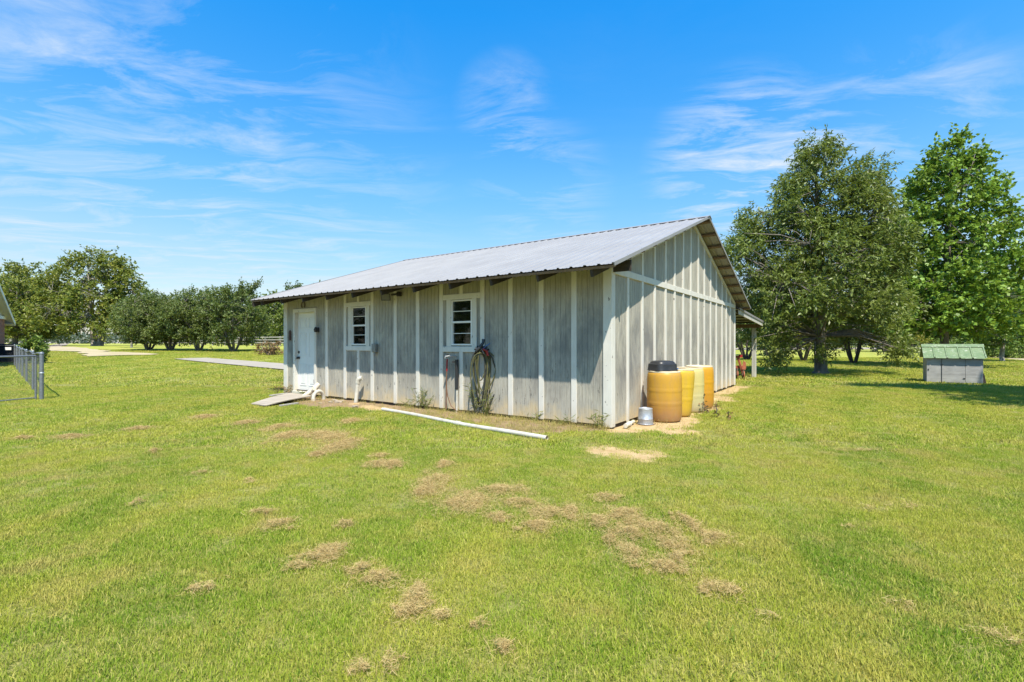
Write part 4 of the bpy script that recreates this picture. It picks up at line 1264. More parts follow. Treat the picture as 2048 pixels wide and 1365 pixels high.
MB().lathe([(0.046, 0), (0.05, 0.005), (0.05, 0.03), (0.046, 0.035)], 12, tuple(FA + Vector((0, 0, .62)))).build('brace_band', 'galvanised', cf, smooth=True)
def wire_mesh(parent, A, D, length, h, sp, r=0.0018):
    """woven diamond wire as two families of slanting wires"""
    V, Fc = [], []
    n = int((length + h) / sp)
    side = Vector((-D.y, D.x, 0))
    for fam in (1, -1):
        for k in range(n):
            s0 = k * sp - (h if fam == 1 else 0)
            s1 = s0 + h * fam if fam == 1 else s0 - h
            pa, pb = [s0, 0.02], [s1, h]
            def clip(pa, pb):
                (xa, za), (xb, zb) = pa, pb
                if max(xa, xb) < 0 or min(xa, xb) > length: return None
                def cut(x): 
                    t = (x - xa) / (xb - xa); return [x, za + t * (zb - za)]
                if xa < 0: pa = cut(0)
                if xb < 0: pb = cut(0)
                if xa > length: pa = cut(length)
                if xb > length: pb = cut(length)
                return pa, pb
            c = clip(pa, pb)
            if not c: continue
            P = [gp(A + D * q[0]) + Vector((0, 0, q[1])) + side * (0.004 * fam) for q in c]
            d = (P[1] - P[0])
            if d.length < 0.02: continue
            d.normalize()
            u = d.cross(side).normalized()
            o = len(V)
            for p in P:
                for a in (90, 210, 330):
                    V.append(tuple(p + u * (r * math.cos(R(a))) + side * (r * math.sin(R(a)))))
            Fc += [(o, o + 1, o + 4, o + 3), (o + 1, o + 2, o + 5, o + 4), (o + 2, o, o + 3, o + 5)]
    w_ = mesh_np('wire_mesh', np.array(V), np.array(Fc), 'wire_steel', parent)
    w_['kind'] = 'stuff'
wire_mesh(cf, FA + Vector((-.04, .04, 0)), FD, 20.8, 1.06, 0.10, 0.0007)
cg = thing('chain_link_gate', 'low chain-link fence panel hung beside the thick corner post', 'fence')
GA = Vector((-11.40, 11.62, 0))
for s in (0.0, 3.0):
    MB().tube([gp(GA + FE * s, -.08), gp(GA + FE * s, 1.03)], 0.021, 10).build('frame_post', 'fence_steel', cg, smooth=True)
MB().tube([gp(GA, 1.045), gp(GA + FE * 3.0, 1.045)], 0.021, 10).build('top_rail', 'fence_steel', cg, smooth=True)
MB().tube([gp(GA, 0.05), gp(GA + FE * 3.0, 0.04)], 0.012, 8).build('bottom_wire', 'fence_steel', cg, smooth=True)
wire_mesh(cg, GA, FE, 3.0, 1.04, 0.06, 0.0008)
fb = thing('cross_fence', 'far chain-link fence panel closing the yard in front of the brick house', 'fence')
E0 = FA + FD * 20.8
DX = Vector((-1, 0.05, 0)).normalized()
MB().tube([gp(E0, 1.075), gp(E0 + DX * 1.4, 1.075)], 0.024, 8).build('top_rail', 'fence_steel', fb, smooth=True)
for s in (1.38,):
    MB().tube([gp(E0 + DX * s, -.08), gp(E0 + DX * s, 1.09)], 0.028, 8).build('line_post', 'fence_steel', fb, smooth=True)
wire_mesh(fb, E0, DX, 1.4, 1.06, 0.075, 0.0012)
# dark covered trailer-like box behind the fence
bxp = Vector((-29.42, 28.7, float(hg(-29.4, 28.7))))
db = thing('storage_box', 'dark navy lidded box standing at the corner of the brick house', 'box', bxp, R(-8))
loft([rrect(.58, .42, .06, 0.05), rrect(.60, .44, .06, .55), rrect(.60, .44, .06, .98)]).build('box_body', 'navy_cover', db, bev=0)
loft([rrect(.64, .48, .07, .982), rrect(.65, .49, .07, 1.04), rrect(.60, .44, .06, 1.09)]).build('box_lid', 'navy_cover', db)
lbp = at_depth(19.5, 26.4)
tag(MB().box(-.17, .17, -.012, .0, 0, .15).build('yard_sign', 'label_white', None), 'small blank white plate hung on the far chain-link fence', 'sign')
bpy.data.objects['yard_sign'].location = (E0.x - .28, E0.y - .05, float(hg(E0.x, E0.y)) + .84)
bpy.data.objects['yard_sign'].rotation_euler = (0, 0, R(-2))

# ------------------------------------------------------------------ brick house corner, left
hx = thing('brick_house', 'corner of a red brick house with a pale sided gable', 'house', (-31.35, 30.0, float(hg(-31.35, 30.0)) - .12), R(126.87))
HW, HD, HE, HS = 9.0, 16.0, 2.70, 0.5
MB().box(-HW, 0, 0, HD, 0, HE).build('brick_wall', 'brick', hx)
pl = [(-HW, HE + .002), (0, HE + .002), (-HW / 2, HE + HW / 2 * HS)]
MB().prism(pl, 0.03, HD).build('gable_wall', 'vinyl', hx)
for k in range(22):
    z = HE + .14 + k * .1
    half = HW / 2 - (z - HE) / HS
    if half < .1: break
    MB().add([(-HW / 2 - half, .028, z), (-HW / 2 + half, .028, z), (-HW / 2 + half, .008, z - .09), (-HW / 2 - half, .008, z - .09), (-HW / 2 - half, .028, z - .092), (-HW / 2 + half, .028, z - .092)],
             [(0, 1, 2, 3), (3, 2, 5, 4)]).build('siding_course', 'vinyl', hx)
MB().box(-HW - .02, .05, -.06, .02, HE - .02, HE + .16).build('frieze_board', 'trim_white', hx)
for sgn in (0, 1):
    xe, sg_ = (0.75, 1) if sgn == 0 else (-HW - .75, -1)
    ze = HE - .75 * HS + .12
    xr, zr_ = -HW / 2, HE + HW / 2 * HS + .12
    for nm, off, th_, mt in (('roof', .02, .05, 'shingle'), ('soffit', -.10, .03, 'vinyl')):
        vs = [(xe, -.32, ze + off), (xr, -.32, zr_ + off), (xr, HD + .3, zr_ + off), (xe, HD + .3, ze + off)]
        vs += [(x_, y_, z_ + th_) for x_, y_, z_ in vs]
        MB().add(vs, [(0, 1, 2, 3), (7, 6, 5, 4), (0, 4, 5, 1), (1, 5, 6, 2), (2, 6, 7, 3), (3, 7, 4, 0)]).build(nm, mt, hx)
    vs = [(xe, -.36, ze - .13), (xr, -.36, zr_ - .13), (xr, -.36, zr_ + .09), (xe, -.36, ze + .09)]
    vs += [(x_, -.325, z_) for x_, y_, z_ in vs]
    MB().add(vs, [(0, 1, 2, 3), (7, 6, 5, 4), (0, 4, 5, 1), (1, 5, 6, 2), (2, 6, 7, 3), (3, 7, 4, 0)]).build('rake_fascia', 'trim_white', hx)
    MB().box(xe - .03 * sg_, xe + .01 * sg_, -.32, HD + .3, ze - .14, ze + .07).build('eave_fascia', 'trim_white', hx)
MB().box(0.012, 0.72, -.30, .3, HE - .30, HE - .27).build('eave_return', 'vinyl', hx)
dsh = MB().lathe([(0.02, 0), (.16, .02), (.27, .08), (.28, .085), (.27, .09), (.15, .03), (.02, .012)], 18)
ds = dsh.build('satellite_dish', 'label_white', hx, smooth=True)
ds.location = (-0.4, 1.0, 4.0); ds.rotation_euler = (R(60), 0, R(20))

# ------------------------------------------------------------------ rail fences far off
rf = thing('rail_fence', 'long grey three-rail wooden paddock fence behind the round shrubs', 'fence')
ra, rb = at_depth(300, 84), at_depth(660, 60)
N_ = 14
for k in range(N_ + 1):
    q = gp(ra.lerp(rb, k / N_))
    MB().box(-.07, .07, -.07, .07, -.1, 1.30).build('post', 'grey_wood', rf, loc=q)
for z in (0.45, 0.82, 1.18):
    for k in range(N_):
        a, b = gp(ra.lerp(rb, k / N_), z), gp(ra.lerp(rb, (k + 1) / N_), z)
        n_ = Vector((b.y - a.y, a.x - b.x, 0)).normalized() * .1
        MB().bar(a + n_, b + n_, 0.04, 0.15).build('rail', 'grey_wood', rf)
wf = thing('wire_fence', 'thin wire field fence on dark posts beyond the trees', 'fence')
wa, wb = Vector((18, 66, 0)), Vector((64, 60, 0))
N_ = 14
for k in range(N_ + 1):
    MB().tube([gp(wa.lerp(wb, k / N_), -.1), gp(wa.lerp(wb, k / N_), 1.35)], 0.06, 8).build('post', 'bark_dark', wf, smooth=True)
for z in (.15, .45, .75, 1.05, 1.3):
    MB().tube([gp(wa, z), gp(wb, z)], 0.008, 5).build('wire', 'grey_metal', wf)
PATHR = [(1460, 696.5), (1700, 695.5), (1860, 696), (1860, 699.5), (1700, 699.0), (1460, 700.5)]
sheet('gravel_road', PATHR, 'gravel_track', 0.03, jitter=0.0, seed=8)
# ------------------------------------------------------------------ trees
def norm(a):
    return a / (np.linalg.norm(a, axis=-1, keepdims=True) + 1e-9)
UP = np.array([0, 0, 1.0])
def leaf_quads(P, D, L, W, rg, upbias=0.8):
    """one kite-shaped leaf per point P pointing along D"""
    n = len(P)
    D = norm(D)
    N = norm(UP * upbias + rg.normal(0, .62, (n, 3)))
    S = norm(np.cross(N, D))
    N2 = np.cross(D, S)
    L = L * rg.uniform(.7, 1.25, (n, 1)); W = W * rg.uniform(.75, 1.2, (n, 1))
    m = P + D * L * .42
    V = np.stack([P, m + S * W * .5 + N2 * W * .12, P + D * L - N2 * L * .12, m - S * W * .5 + N2 * W * .12], 1).reshape(-1, 3)
    F = np.arange(4 * n).reshape(n, 4)
    return V, F

class Tubes:
    def __init__(s): s.V = []; s.F = []; s.o = 0
    def add(s, pts, rad, n=6):
        pts = np.asarray(pts, float); rad = np.asarray(rad, float)
        d = norm(np.gradient(pts, axis=0))
        ref = np.array([1.0, 0.13, 0.07]) if abs(d[0] @ UP) > .7 else UP
        a = norm(ref - d * (d @ ref)[:, None]); b = np.cross(d, a)
        t = np.arange(n) * 2 * np.pi / n
        ring = pts[:, None] + rad[:, None, None] * (a[:, None] * np.cos(t)[None, :, None] + b[:, None] * np.sin(t)[None, :, None])
        m = len(pts)
        i = np.arange(m - 1)[:, None] * n + np.arange(n)[None]
        j = np.arange(m - 1)[:, None] * n + (np.arange(n)[None] + 1) % n
        s.V.append(ring.reshape(-1, 3)); s.F.append(np.stack([i, j, j + n, i + n], -1).reshape(-1, 4) + s.o)
        s.o += m * n

def tree(name, label, base, H, prof, z0, nclus, twigs, lpt, leaf, leaf_mat, bark, r0, seed, group=None, stems=1, spread=0.0, limbs=16,
         cs=0.55, droop=0.15, updir=0.35, off=(0, 0), irr=0.22, wander=0.15, flare=1.5, cat='tree', low=0.5, extra=None, twigr=0.010, upb=0.8, outer=.5):
    rg = np.random.default_rng(seed)
    o = thing(name, label, cat, base, 0, group)
    zs = np.array([p[0] for p in prof]) * H; rs = np.array([p[1] for p in prof])
    ph = rg.uniform(0, 6.28, 6)
    def Rad(z, phi):
        k = 1 + irr * (np.sin(phi * 2 + ph[0] + z * .5) * .5 + np.sin(phi * 3 + ph[1] - z * .9) * .5 + np.sin(phi * 5 + ph[2] + z * 1.4) * .4)
        return np.interp(z, zs, rs) * k
    axis_xy = lambda z: np.stack([off[0] * z / H, off[1] * z / H], -1)
    tb = Tubes(); nodes = []
    tops = []
    for s in range(stems):
        az = s * 2 * np.pi / stems + rg.uniform(-.4, .4)
        h = H * (.93 if stems == 1 else rg.uniform(.6, .85))
        n = 12
        t = np.linspace(0, 1, n)
        r_end = spread * rg.uniform(.7, 1.1)
        wob = np.cumsum(rg.normal(0, wander * H / 40, (n, 2)), 0); wob[0] = 0
        xy = axis_xy(t * h) + wob + np.outer(t ** .8, [math.cos(az), math.sin(az)]) * r_end + (0 if stems == 1 else np.array([math.cos(az), math.sin(az)]) * r0 * .8)
        P = np.column_stack([xy, t * h - 0.08])
        rr = r0 * (1 - t) ** .75 * .95 + .018
        rr[0] *= flare
        # resample the foot for the root flare
        P = np.vstack([P[0], P[0] * .75 + P[1] * .25, P[1:]]); rr = np.concatenate([[rr[0]], [r0 * 1.04], rr[1:]])
        tb.add(P, rr, 10 if stems == 1 else 7)
        keep = P[:, 2] > z0 * .6
        nodes.append(np.column_stack([P[keep], rr[keep]]))
        tops.append((P, rr))
    for i in range(limbs):
        P, rr = tops[i % stems]
        zl = z0 * .85 + (H * .84 - z0 * .85) * ((i + rg.uniform(0, .8)) / limbs) ** 1.05
        if zl > P[-1, 2] * .98: zl = P[-1, 2] * rg.uniform(.6, .97)
        st = np.array([np.interp(zl, P[:, 2], P[:, k]) for k in range(3)]); rs0 = np.interp(zl, P[:, 2], rr)
        phi = i * 2.39996 + rg.uniform(-.35, .35)
        ze = min(zl + (H - zl) * rg.uniform(.10, .38) + (0.0 if zl > z0 else .3), H * .95)
        re_ = Rad(ze, phi) * rg.uniform(.68, .92)
        en = np.array([axis_xy(ze)[0] + re_ * math.cos(phi), axis_xy(ze)[1] + re_ * math.sin(phi), ze - droop * .6])
        t = np.linspace(0, 1, 7)[:, None]
        mid = (st + en) / 2 + np.array([0, 0, .12 * np.linalg.norm(en - st)]) + rg.normal(0, .12, 3)
        Q = st * (1 - t) ** 2 + 2 * mid * t * (1 - t) + en * t ** 2
        Q[1:-1] += rg.normal(0, .03 * np.linalg.norm(en - st) / 3, (5, 3))
        qr = np.linspace(min(rs0 * .62, r0 * .4), .014, 7)
        tb.add(Q, qr, 6)
        nodes.append(np.column_stack([Q[1:], qr[1:]]))
    ND = np.vstack(nodes)
    # foliage clumps
    C = []
    zlo = z0 * low
    rmax = rs.max()
    while len(C) < nclus:
        z = rg.uniform(zlo, H); phi = rg.uniform(0, 2 * np.pi)
        Rz = Rad(z, phi)
        if rg.random() > (Rz / rmax) ** 1.35 + .03: continue
        u = rg.random() ** outer
        a = axis_xy(z)
        C.append((a[0] + Rz * u * math.cos(phi), a[1] + Rz * u * math.sin(phi), z))
    if extra: C += list(extra)
    C = np.array(C)
    VS, FS, ofs = [], [], 0
    for c in C:
        w_ = np.linalg.norm(ND[:, :3] - c, axis=1) + np.maximum(0, ND[:, 2] - c[2]) * .8
        k = int(np.argmin(w_))
        a = ND[k, :3]
        L_ = np.linalg.norm(c - a)
        if L_ > .12:
            m_ = (a + c) / 2 + np.array([0, 0, .08 * L_]) + rg.normal(0, .04 * L_, 3)
            tb.add([a, m_, c], [min(ND[k, 3] * .8, .012 + .012 * L_), .012 + .004 * L_, twigr], 4)
    nC = len(C)
    ax = axis_xy(C[:, 2])
    outw = norm(np.column_stack([C[:, :2] - ax, np.zeros(nC)]) + 1e-4)
    cc = np.repeat(C, twigs, 0); oo = np.repeat(outw, twigs, 0)
    nt_ = len(cc)
    sz = cs * rg.uniform(.6, 1.25, (nt_, 1))
    d = norm(oo * .75 + UP * updir + rg.normal(0, .62, (nt_, 3)))
    p0 = cc + rg.normal(0, .28, (nt_, 3)) * cs
    p1 = p0 + d * sz
    p1[:, 2] -= droop * sz[:, 0]
    t = (np.arange(lpt) + .5) / lpt
    LP = (p0[:, None] + (p1 - p0)[:, None] * t[None, :, None]).reshape(-1, 3)
    TD = np.repeat(norm(p1 - p0), lpt, 0)
    LD = TD * .7 + rg.normal(0, .55, LP.shape) - UP * droop
    LP = LP + rg.normal(0, .03, LP.shape)
    keep = LP[:, 2] > .12
    V, F = leaf_quads(LP[keep], LD[keep], leaf[0], leaf[1], rg, upb)
    mesh_np('trunk', np.vstack(tb.V), np.vstack(tb.F), bark, o, smooth=True)
    mesh_np('crown', V, F, leaf_mat, o)
    return o

# the two tall trees on the right
T1 = Vector((13.75, 21.6, 0))
ex = []
rg0 = np.random.default_rng(77)
for (px, py, n) in [(1548, 705, 7), (1575, 690, 6), (1797, 700, 8), (1785, 690, 5), (1640, 706, 4), (1560, 640, 6), (1760, 650, 6), (1520, 660, 6), (1500, 430, 5), (1510, 470, 5), (1745, 345, 5), (1735, 370, 6), (1715, 350, 4), (1725, 400, 6), (1740, 430, 5), (1478, 500, 4), (1755, 385, 4), (1635, 310, 3)]:
    for _ in range(n):
        yz = 21.4 + rg0.normal(0, .9)
        ex.append(((px - CX) / FPX * yz - T1.x + rg0.normal(0, .22), yz - T1.y, max(.5, HC + (CY - py) / FPX * yz + rg0.normal(0, .2))))
tree('oak_tree', 'irregular oak with long narrow leaves and skirts of low branches behind the shed', T1, 10.3,
     [(0, 1.2), (.10, 2.0), (.2, 3.0), (.32, 3.45), (.44, 3.3), (.54, 2.85), (.63, 2.3), (.74, 1.8), (.84, 1.2), (.92, .7), (1, .25)], 2.2, 620, 9, 13, (0.19, 0.058), 'leaf_oak', 'bark_grey', 0.25, 21,
     limbs=26, cs=0.60, droop=0.22, irr=0.34, flare=1.9, low=1.0, off=(-.1, 0), extra=ex, outer=.42)
T2 = at_depth(1888, 28.3)
tree('poplar_tree', 'tall bright green pyramidal tree with broad leaves standing behind the hutch', T2, 13.4,
     [(0, 1.2), (.10, 2.8), (.22, 4.3), (.35, 4.1), (.5, 3.5), (.64, 2.8), (.75, 2.2), (.85, 1.5), (.93, .85), (1, .25)], 2.6, 600, 8, 9, (0.20, 0.18), 'leaf_poplar', 'bark_grey', 0.22, 5,
     limbs=26, cs=0.62, droop=0.08, irr=0.16, off=(0.45, 0), updir=.3, low=.75, outer=.45)
shade_x = []
for k, (sx, sy) in enumerate([(11.5, 15.6), (12.0, 15.3), (12.9, 15.4), (13.4, 15.0), (14.2, 15.2), (13.0, 14.3), (14.0, 14.0), (12.6, 14.7), (15.0, 15.0), (14.8, 14.4)]):
    for j in range(5):
        h_ = 9.1 + .8 * rg0.random()
        shade_x.append((sx + .109 * h_ - 15.5 + rg0.normal(0, .22), sy - .555 * h_ - 8.5 + rg0.normal(0, .14), h_))
tree('shade_tree', 'broad leafy tree to the right of the hutch, its shade reaching over the lawn', (15.5, 8.5, 0), 10.6,
     [(0, 1.0), (.2, 2.5), (.4, 3.4), (.6, 3.3), (.8, 2.4), (1, .6)], 2.4, 400, 8, 8, (0.22, 0.14), 'leaf_poplar', 'bark_grey', 0.2, 9, limbs=18, cs=.6, irr=.25, low=.9, extra=shade_x)
# multi-stemmed trees behind them
mid = [(1494, 39.7, 5.2, 2.4, 'leaf_dark', 5), (1607, 37.4, 5.0, 2.3, 'leaf_yellow', 4), (1707, 32.9, 4.6, 2.2, 'leaf_yellow', 4)]
mlab = ['dark multi-stemmed tree seen through the open lean-to', 'yellowing vase-shaped tree with three bare stems left of the oak trunk', 'yellowing vase-shaped tree with splayed bare stems right of the oak trunk']
for k, (px, Z, H, r, lm_, st) in enumerate(mid):
    tree('vase_tree', mlab[k], at_depth(px, Z), H, [(0, .3), (.25, .8 * r), (.45, r), (.7, .95 * r), (.9, .6 * r), (1, .2)], 1.5, 90, 8, 8, (.20, .10), lm_, 'bark_dark', .085, 40 + k,
         stems=st, spread=r * .55, limbs=12, cs=.5, low=.9, flare=1.2)
tree('forked_tree', 'dark forked tree with a pale trunk foot just beyond the lean-to post', at_depth(1538, 54), 8.0, [(0, .5), (.25, 2.6), (.5, 3.6), (.75, 3.0), (1, .6)], 1.9, 120, 8, 7, (.30, .16), 'leaf_dark', 'bark_dark', .22, 50, stems=2, spread=1.6, limbs=12, cs=.8)
tree('young_tree', 'young slim-trunked tree standing alone left of the hutch roof', at_depth(1823, 57), 5.2, [(0, .3), (.3, 1.4), (.55, 1.9), (.8, 1.3), (1, .3)], 1.5, 60, 7, 7, (.26, .14), 'leaf_yellow', 'bark_dark', .09, 51, limbs=10, cs=.6)
tree('birch_tree', 'small pale-trunked tree with yellow-green leaves by the sandy lane', at_depth(2005, 36.6), 5.6, [(0, .3), (.22, 1.4), (.45, 2.3), (.7, 2.1), (.9, 1.2), (1, .4)], 1.7, 100, 8, 8, (.22, .15), 'leaf_bright', 'bark_pale', .15, 52, limbs=14, cs=.55)
wl = [(1770, 78, 8.2, 3.6), (1850, 70, 8.6, 3.8), (1935, 66, 9.0, 4.0), (2005, 62, 8.2, 3.6), (2085, 58, 9.6, 4.2), (2150, 50, 10.4, 4.4), (1690, 92, 8.0, 4.0), (1600, 98, 8.0, 4.2), (1520, 100, 8.0, 4.2), (1440, 100, 8.0, 4.2)]
for k, (px, Z, H, r) in enumerate(wl):
    tree('woodland_tree', 'dense dark green tree in the wood edge far behind the hutch and the oak', at_depth(px, Z), H, [(0, .9 * r), (.2, r), (.5, r), (.75, .75 * r), (1, .25 * r)], 1.0, 95, 8, 8, (.42, .26),
         ['leaf_dark', 'leaf_myrtle', 'leaf_dark', 'leaf_pecan'][k % 4 if k != 4 else 3], 'bark_dark', .2, 60 + k, group='trees of the wood edge', limbs=9, cs=1.0, low=.5)
for k, (px, Z, H, r) in enumerate([(1968, 46, 1.6, 1.3), (2010, 45, 1.3, 1.5), (2048, 43, 1.7, 1.4), (1930, 49, 1.8, 1.4), (2090, 42, 1.5, 1.5), (1890, 52, 1.7, 1.5)]):
    tree('wild_shrub', 'low bright green wild shrub along the sandy lane before the wood', at_depth(px, Z), H, [(0, r), (.4, r), (.8, .7 * r), (1, .2)], .2, 34, 8, 7, (.20, .10), 'leaf_bright', 'bark_dark', .03, 80 + k,
         group='wild shrubs by the lane', stems=4, spread=.5, limbs=4, cs=.35, cat='shrub', low=.5)
# left: pecan trees along the track
tree('pecan_tree', 'big spreading pale-trunked tree with yellowing leaves beside the sandy track', at_depth(193, 64), 12.3, [(0, 1.5), (.16, 5.6), (.3, 6.6), (.45, 6.0), (.6, 5.0), (.75, 4.3), (.9, 2.9), (1, .9)], 3.0, 380, 9, 9, (.34, .20), 'leaf_pecan', 'bark_pale', .42, 90,
     stems=2, spread=1.2, limbs=24, cs=1.0, irr=.24, low=.62, droop=.15, outer=.4)
lt = [(30, 62, 8.4, 3.6, 'grey-trunked tree with yellowing leaves right behind the brick house'), (55, 70, 12.0, 4.6, 'tall rounded yellowing tree above the brick house roof'),
      (84, 88, 11.0, 4.6, 'dark-trunked tree on the far side of the track opposite the pale-trunked one'), (-14, 76, 11.6, 4.6, 'yellow-green tree half hidden by the brick house gable')]
for k, (px, Z, H, r, lb) in enumerate(lt):
    tree('pecan_tree', lb, at_depth(px, Z), H, [(0, .3 * r), (.2, .85 * r), (.4, r), (.65, .9 * r), (.85, .6 * r), (1, .2 * r)], 2.0, 170, 8, 8, (.36, .21), 'leaf_pecan', 'bark_grey', .3, 91 + k, limbs=16, cs=1.0, irr=.26, low=.7, outer=.42)
tree('thin_tree', 'thin pale leaning tree with bare twigs beside the dark round shrubs', at_depth(263, 52), 4.6, [(0, .3), (.45, 1.6), (.7, 2.3), (.9, 1.6), (1, .4)], 1.9, 40, 6, 5, (.22, .1), 'leaf_pecan', 'bark_pale', .10, 97, limbs=14, cs=.6)
my = [(297, 45, 5.2, 2.5, 'leftmost dark vase-shaped shrub in the row, next to the thin tree'), (341, 44.5, 5.0, 2.2, 'second dark vase-shaped shrub in the row counted from the thin tree'),
      (397, 43.5, 5.5, 2.5, 'third dark vase-shaped shrub in the row counted from the thin tree'), (468, 42.5, 5.6, 2.8, 'dark vase-shaped shrub with tall sprigs beside the brown dead bush')]
my[0] = my[0][:4] + ('first dark vase-shaped shrub in the row, next to the thin pale tree',)
for k, (px, Z, H, r, lb) in enumerate(my):
    ex = []
    if k == 3:
        rg1 = np.random.default_rng(5)
        ex = [(.5 + .35 * j + rg1.normal(0, .12), 0, 4.9 + .22 * j + rg1.normal(0, .1)) for j in range(5)] + [(.2 + .15 * j, 0, 5.1 + .2 * j) for j in range(4)] + [(.9 + .3 * j, .1, 4.8 + .28 * j) for j in range(4)]
    tree('crape_myrtle', lb, at_depth(px, Z), H, [(0, .35), (.10, .75), (.24, .85 * r), (.5, r), (.72, 1.0 * r), (.88, .72 * r), (1, .25)], .62, 210, 9, 8, (.20, .10), 'leaf_myrtle', 'bark_grey', .085, 110 + k,
         group='row of vase-shaped shrubs', stems=6, spread=r * .62, limbs=14, cs=.50, updir=.55, droop=.02, irr=.22, low=.95, flare=1.2, extra=ex)
bl = [(455, 92, 8.6, 4.2), (505, 84, 8.8, 4.0), (548, 76, 8.4, 3.6), (590, 86, 10.6, 4.2), (640, 84, 10.0, 4.2), (410, 100, 8.2, 4.4), (352, 108, 8.2, 4.4)]
for k, (px, Z, H, r) in enumerate(bl):
    tree('paddock_tree', 'rounded green tree beyond the grey rail fence', at_depth(px, Z), H, [(0, .75 * r), (.15, r), (.45, r), (.7, .8 * r), (1, .25 * r)], .9, 105, 8, 8, (.40, .24), ['leaf_dark', 'leaf_myrtle', 'leaf_oak'][k % 3], 'bark_dark', .2, 130 + k,
         group='trees beyond the rail fence', limbs=9, cs=.95, low=.6)
tree('dead_bush', 'brown dried-up bush on the lawn left of the shed corner', at_depth(539, 36.5), 1.15, [(0, .5), (.3, .85), (.7, .75), (1, .3)], .15, 40, 7, 6, (.13, .06), 'leaf_brown', 'bark_grey', .02, 150, stems=7, spread=.7, limbs=6, cs=.22, cat='bush', low=.5)
tree('leafy_shrub', 'bright broad-leaved shrub growing by the far end of the chain-link fence', at_depth(70, 27.6), 1.35, [(0, .35), (.3, .55), (.7, .5), (1, .2)], .2, 34, 7, 6, (.17, .10), 'leaf_bright', 'bark_dark', .02, 151, stems=4, spread=.35, limbs=5, cs=.25, cat='shrub', low=.5)

for k, (x_, y_, H) in enumerate([(-47, 14, 12.5), (-44, 3, 11.5), (-50, -7, 13.0), (-38, -14, 11.0)]):
    tree('yard_tree', ['tall tree in the side yard beyond the brick house', 'round tree in the open yard across from the shed windows', 'big tree at the back of the side yard', 'smaller tree in the near part of the side yard'][k],
         (x_, y_, 0), H, [(0, 1.5), (.15, 4.5), (.4, 5.8), (.7, 4.6), (1, 1.0)], 1.6, 110, 7, 7, (.55, .34), 'leaf_dark', 'bark_grey', .3, 170 + k, limbs=12, cs=1.2, low=.4)

# far woods round the horizon: one mass
rg = np.random.default_rng(8)
n = 42000
ang = rg.uniform(R(-75), R(75), n)
dist = 420 + 60 * np.sin(ang * 7) + rg.uniform(0, 60, n)
x = np.sin(ang) * dist; y = np.cos(ang) * dist
topz = 5.5 + 3.2 * fbm(x, y, .03) + 2.0 * fbm(x, y, .12)
z = hg(x, y) + topz * rg.random(n) ** .7
V, F = leaf_quads(np.column_stack([x, y, z]), norm(rg.normal(0, 1, (n, 3))), 2.2, 1.7, rg)
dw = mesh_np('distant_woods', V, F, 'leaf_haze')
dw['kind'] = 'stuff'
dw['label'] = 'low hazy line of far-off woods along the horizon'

# ------------------------------------------------------------------ weeds at the foot of the front wall
def weed(px, t, dist_, H, seed, nst=5, label='', spread=.18, dry=False):
    rg = np.random.default_rng(seed)
    b = b2w(-t, -dist_, 0)
    o = thing('weed', label, 'weed', b, 0, 'weeds along the front wall')
    tb = Tubes(); LP, LD = [], []
    for s in range(nst):
        az = rg.uniform(0, 6.28); h = H * rg.uniform(.55, 1.05)
        tt = np.linspace(0, 1, 6)
        P = np.column_stack([np.cos(az) * spread * tt ** 1.4 * rg.uniform(.3, 1.2), np.sin(az) * spread * .5 * tt ** 1.4, h * tt])
        P[:, :2] += np.cumsum(rg.normal(0, .008, (6, 2)), 0)
        tb.add(P, np.linspace(.006, .002, 6), 4)
        for k in range(int(4 + h * 11)):
            u = rg.uniform(.15, 1)
            p = np.array([np.interp(u, tt, P[:, i]) for i in range(3)])
            a = rg.uniform(0, 6.28)
            LP.append(p); LD.append([np.cos(a), np.sin(a), rg.uniform(.0, .9)])
    V, F = leaf_quads(np.array(LP), np.array(LD), .13, .016, rg, .6)
    mesh_np('stem', np.vstack(tb.V), np.vstack(tb.F), 'leaf_weed', o)
    mesh_np('foliage', V, F, 'leaf_brown' if dry else 'leaf_weed', o)
for k, (t, d_, H, nst, lb, dry) in enumerate([
    (4.16, .12, .42, 7, 'bushy green weed against the wall left of the wide window', False),
    (3.95, .16, .34, 6, 'leaning narrow-leaved weed close to the batten left of the wide window', False),
    (2.66, .16, .62, 8, 'tall weed growing up through the hanging hose loops', False),
    (2.42, .14, .45, 6, 'tall thin weed just right of the hanging hose', False),
    (4.42, .18, .16, 5, 'small weed tuft below the floodlight', False),
    (9.24, .12, .34, 7, 'dry twiggy weed between the corner board and the door', True),
    (8.25, .22, .17, 6, 'green grass tuft under the door threshold', False),
    (1.32, .14, .17, 4, 'low weed at the foot of the second batten from the near corner', False),
    (0.80, .16, .15, 4, 'low weed at the foot of the first batten from the near corner', False),
    (0.14, .10, .26, 7, 'dark green weed clump at the near corner board', False),
    (9.62, .15, .20, 5, 'wispy dry weed outside the far corner of the front wall', True)]):
    weed(0, t, d_, H, 200 + k, nst, lb, .2, dry)
ivy = thing('vine', 'dry blackish vine trailing over the lower sides of the yellow barrels', 'vine', b2w(0.78, 2.62, 0))
rg = np.random.default_rng(4)
tb = Tubes(); LP = []
for (x0, y0, x1, y1, z1) in [(0.0, 0, -.02, .12, .36), (.02, -.1, -.06, -.05, .22), (.0, -.6, -.03, -.62, .30), (.05, -.55, -.02, -.5, .2), (.1, .0, .02, .3, .1), (.12, -.7, .05, -.98, .16), (.04, .1, -.02, .2, .3)]:
    tt = np.linspace(0, 1, 7)[:, None]
    P = np.array([x0, y0, 0.01]) * (1 - tt) + np.array([x1, y1, z1]) * tt + rg.normal(0, .018, (7, 3))
    P[:, 2] = np.maximum(P[:, 2], .01)
    tb.add(P, np.full(7, .006), 4); LP += list(P[1:]) + list(P[2:] + rg.normal(0, .02, (5, 3)))
LP = np.array(LP)
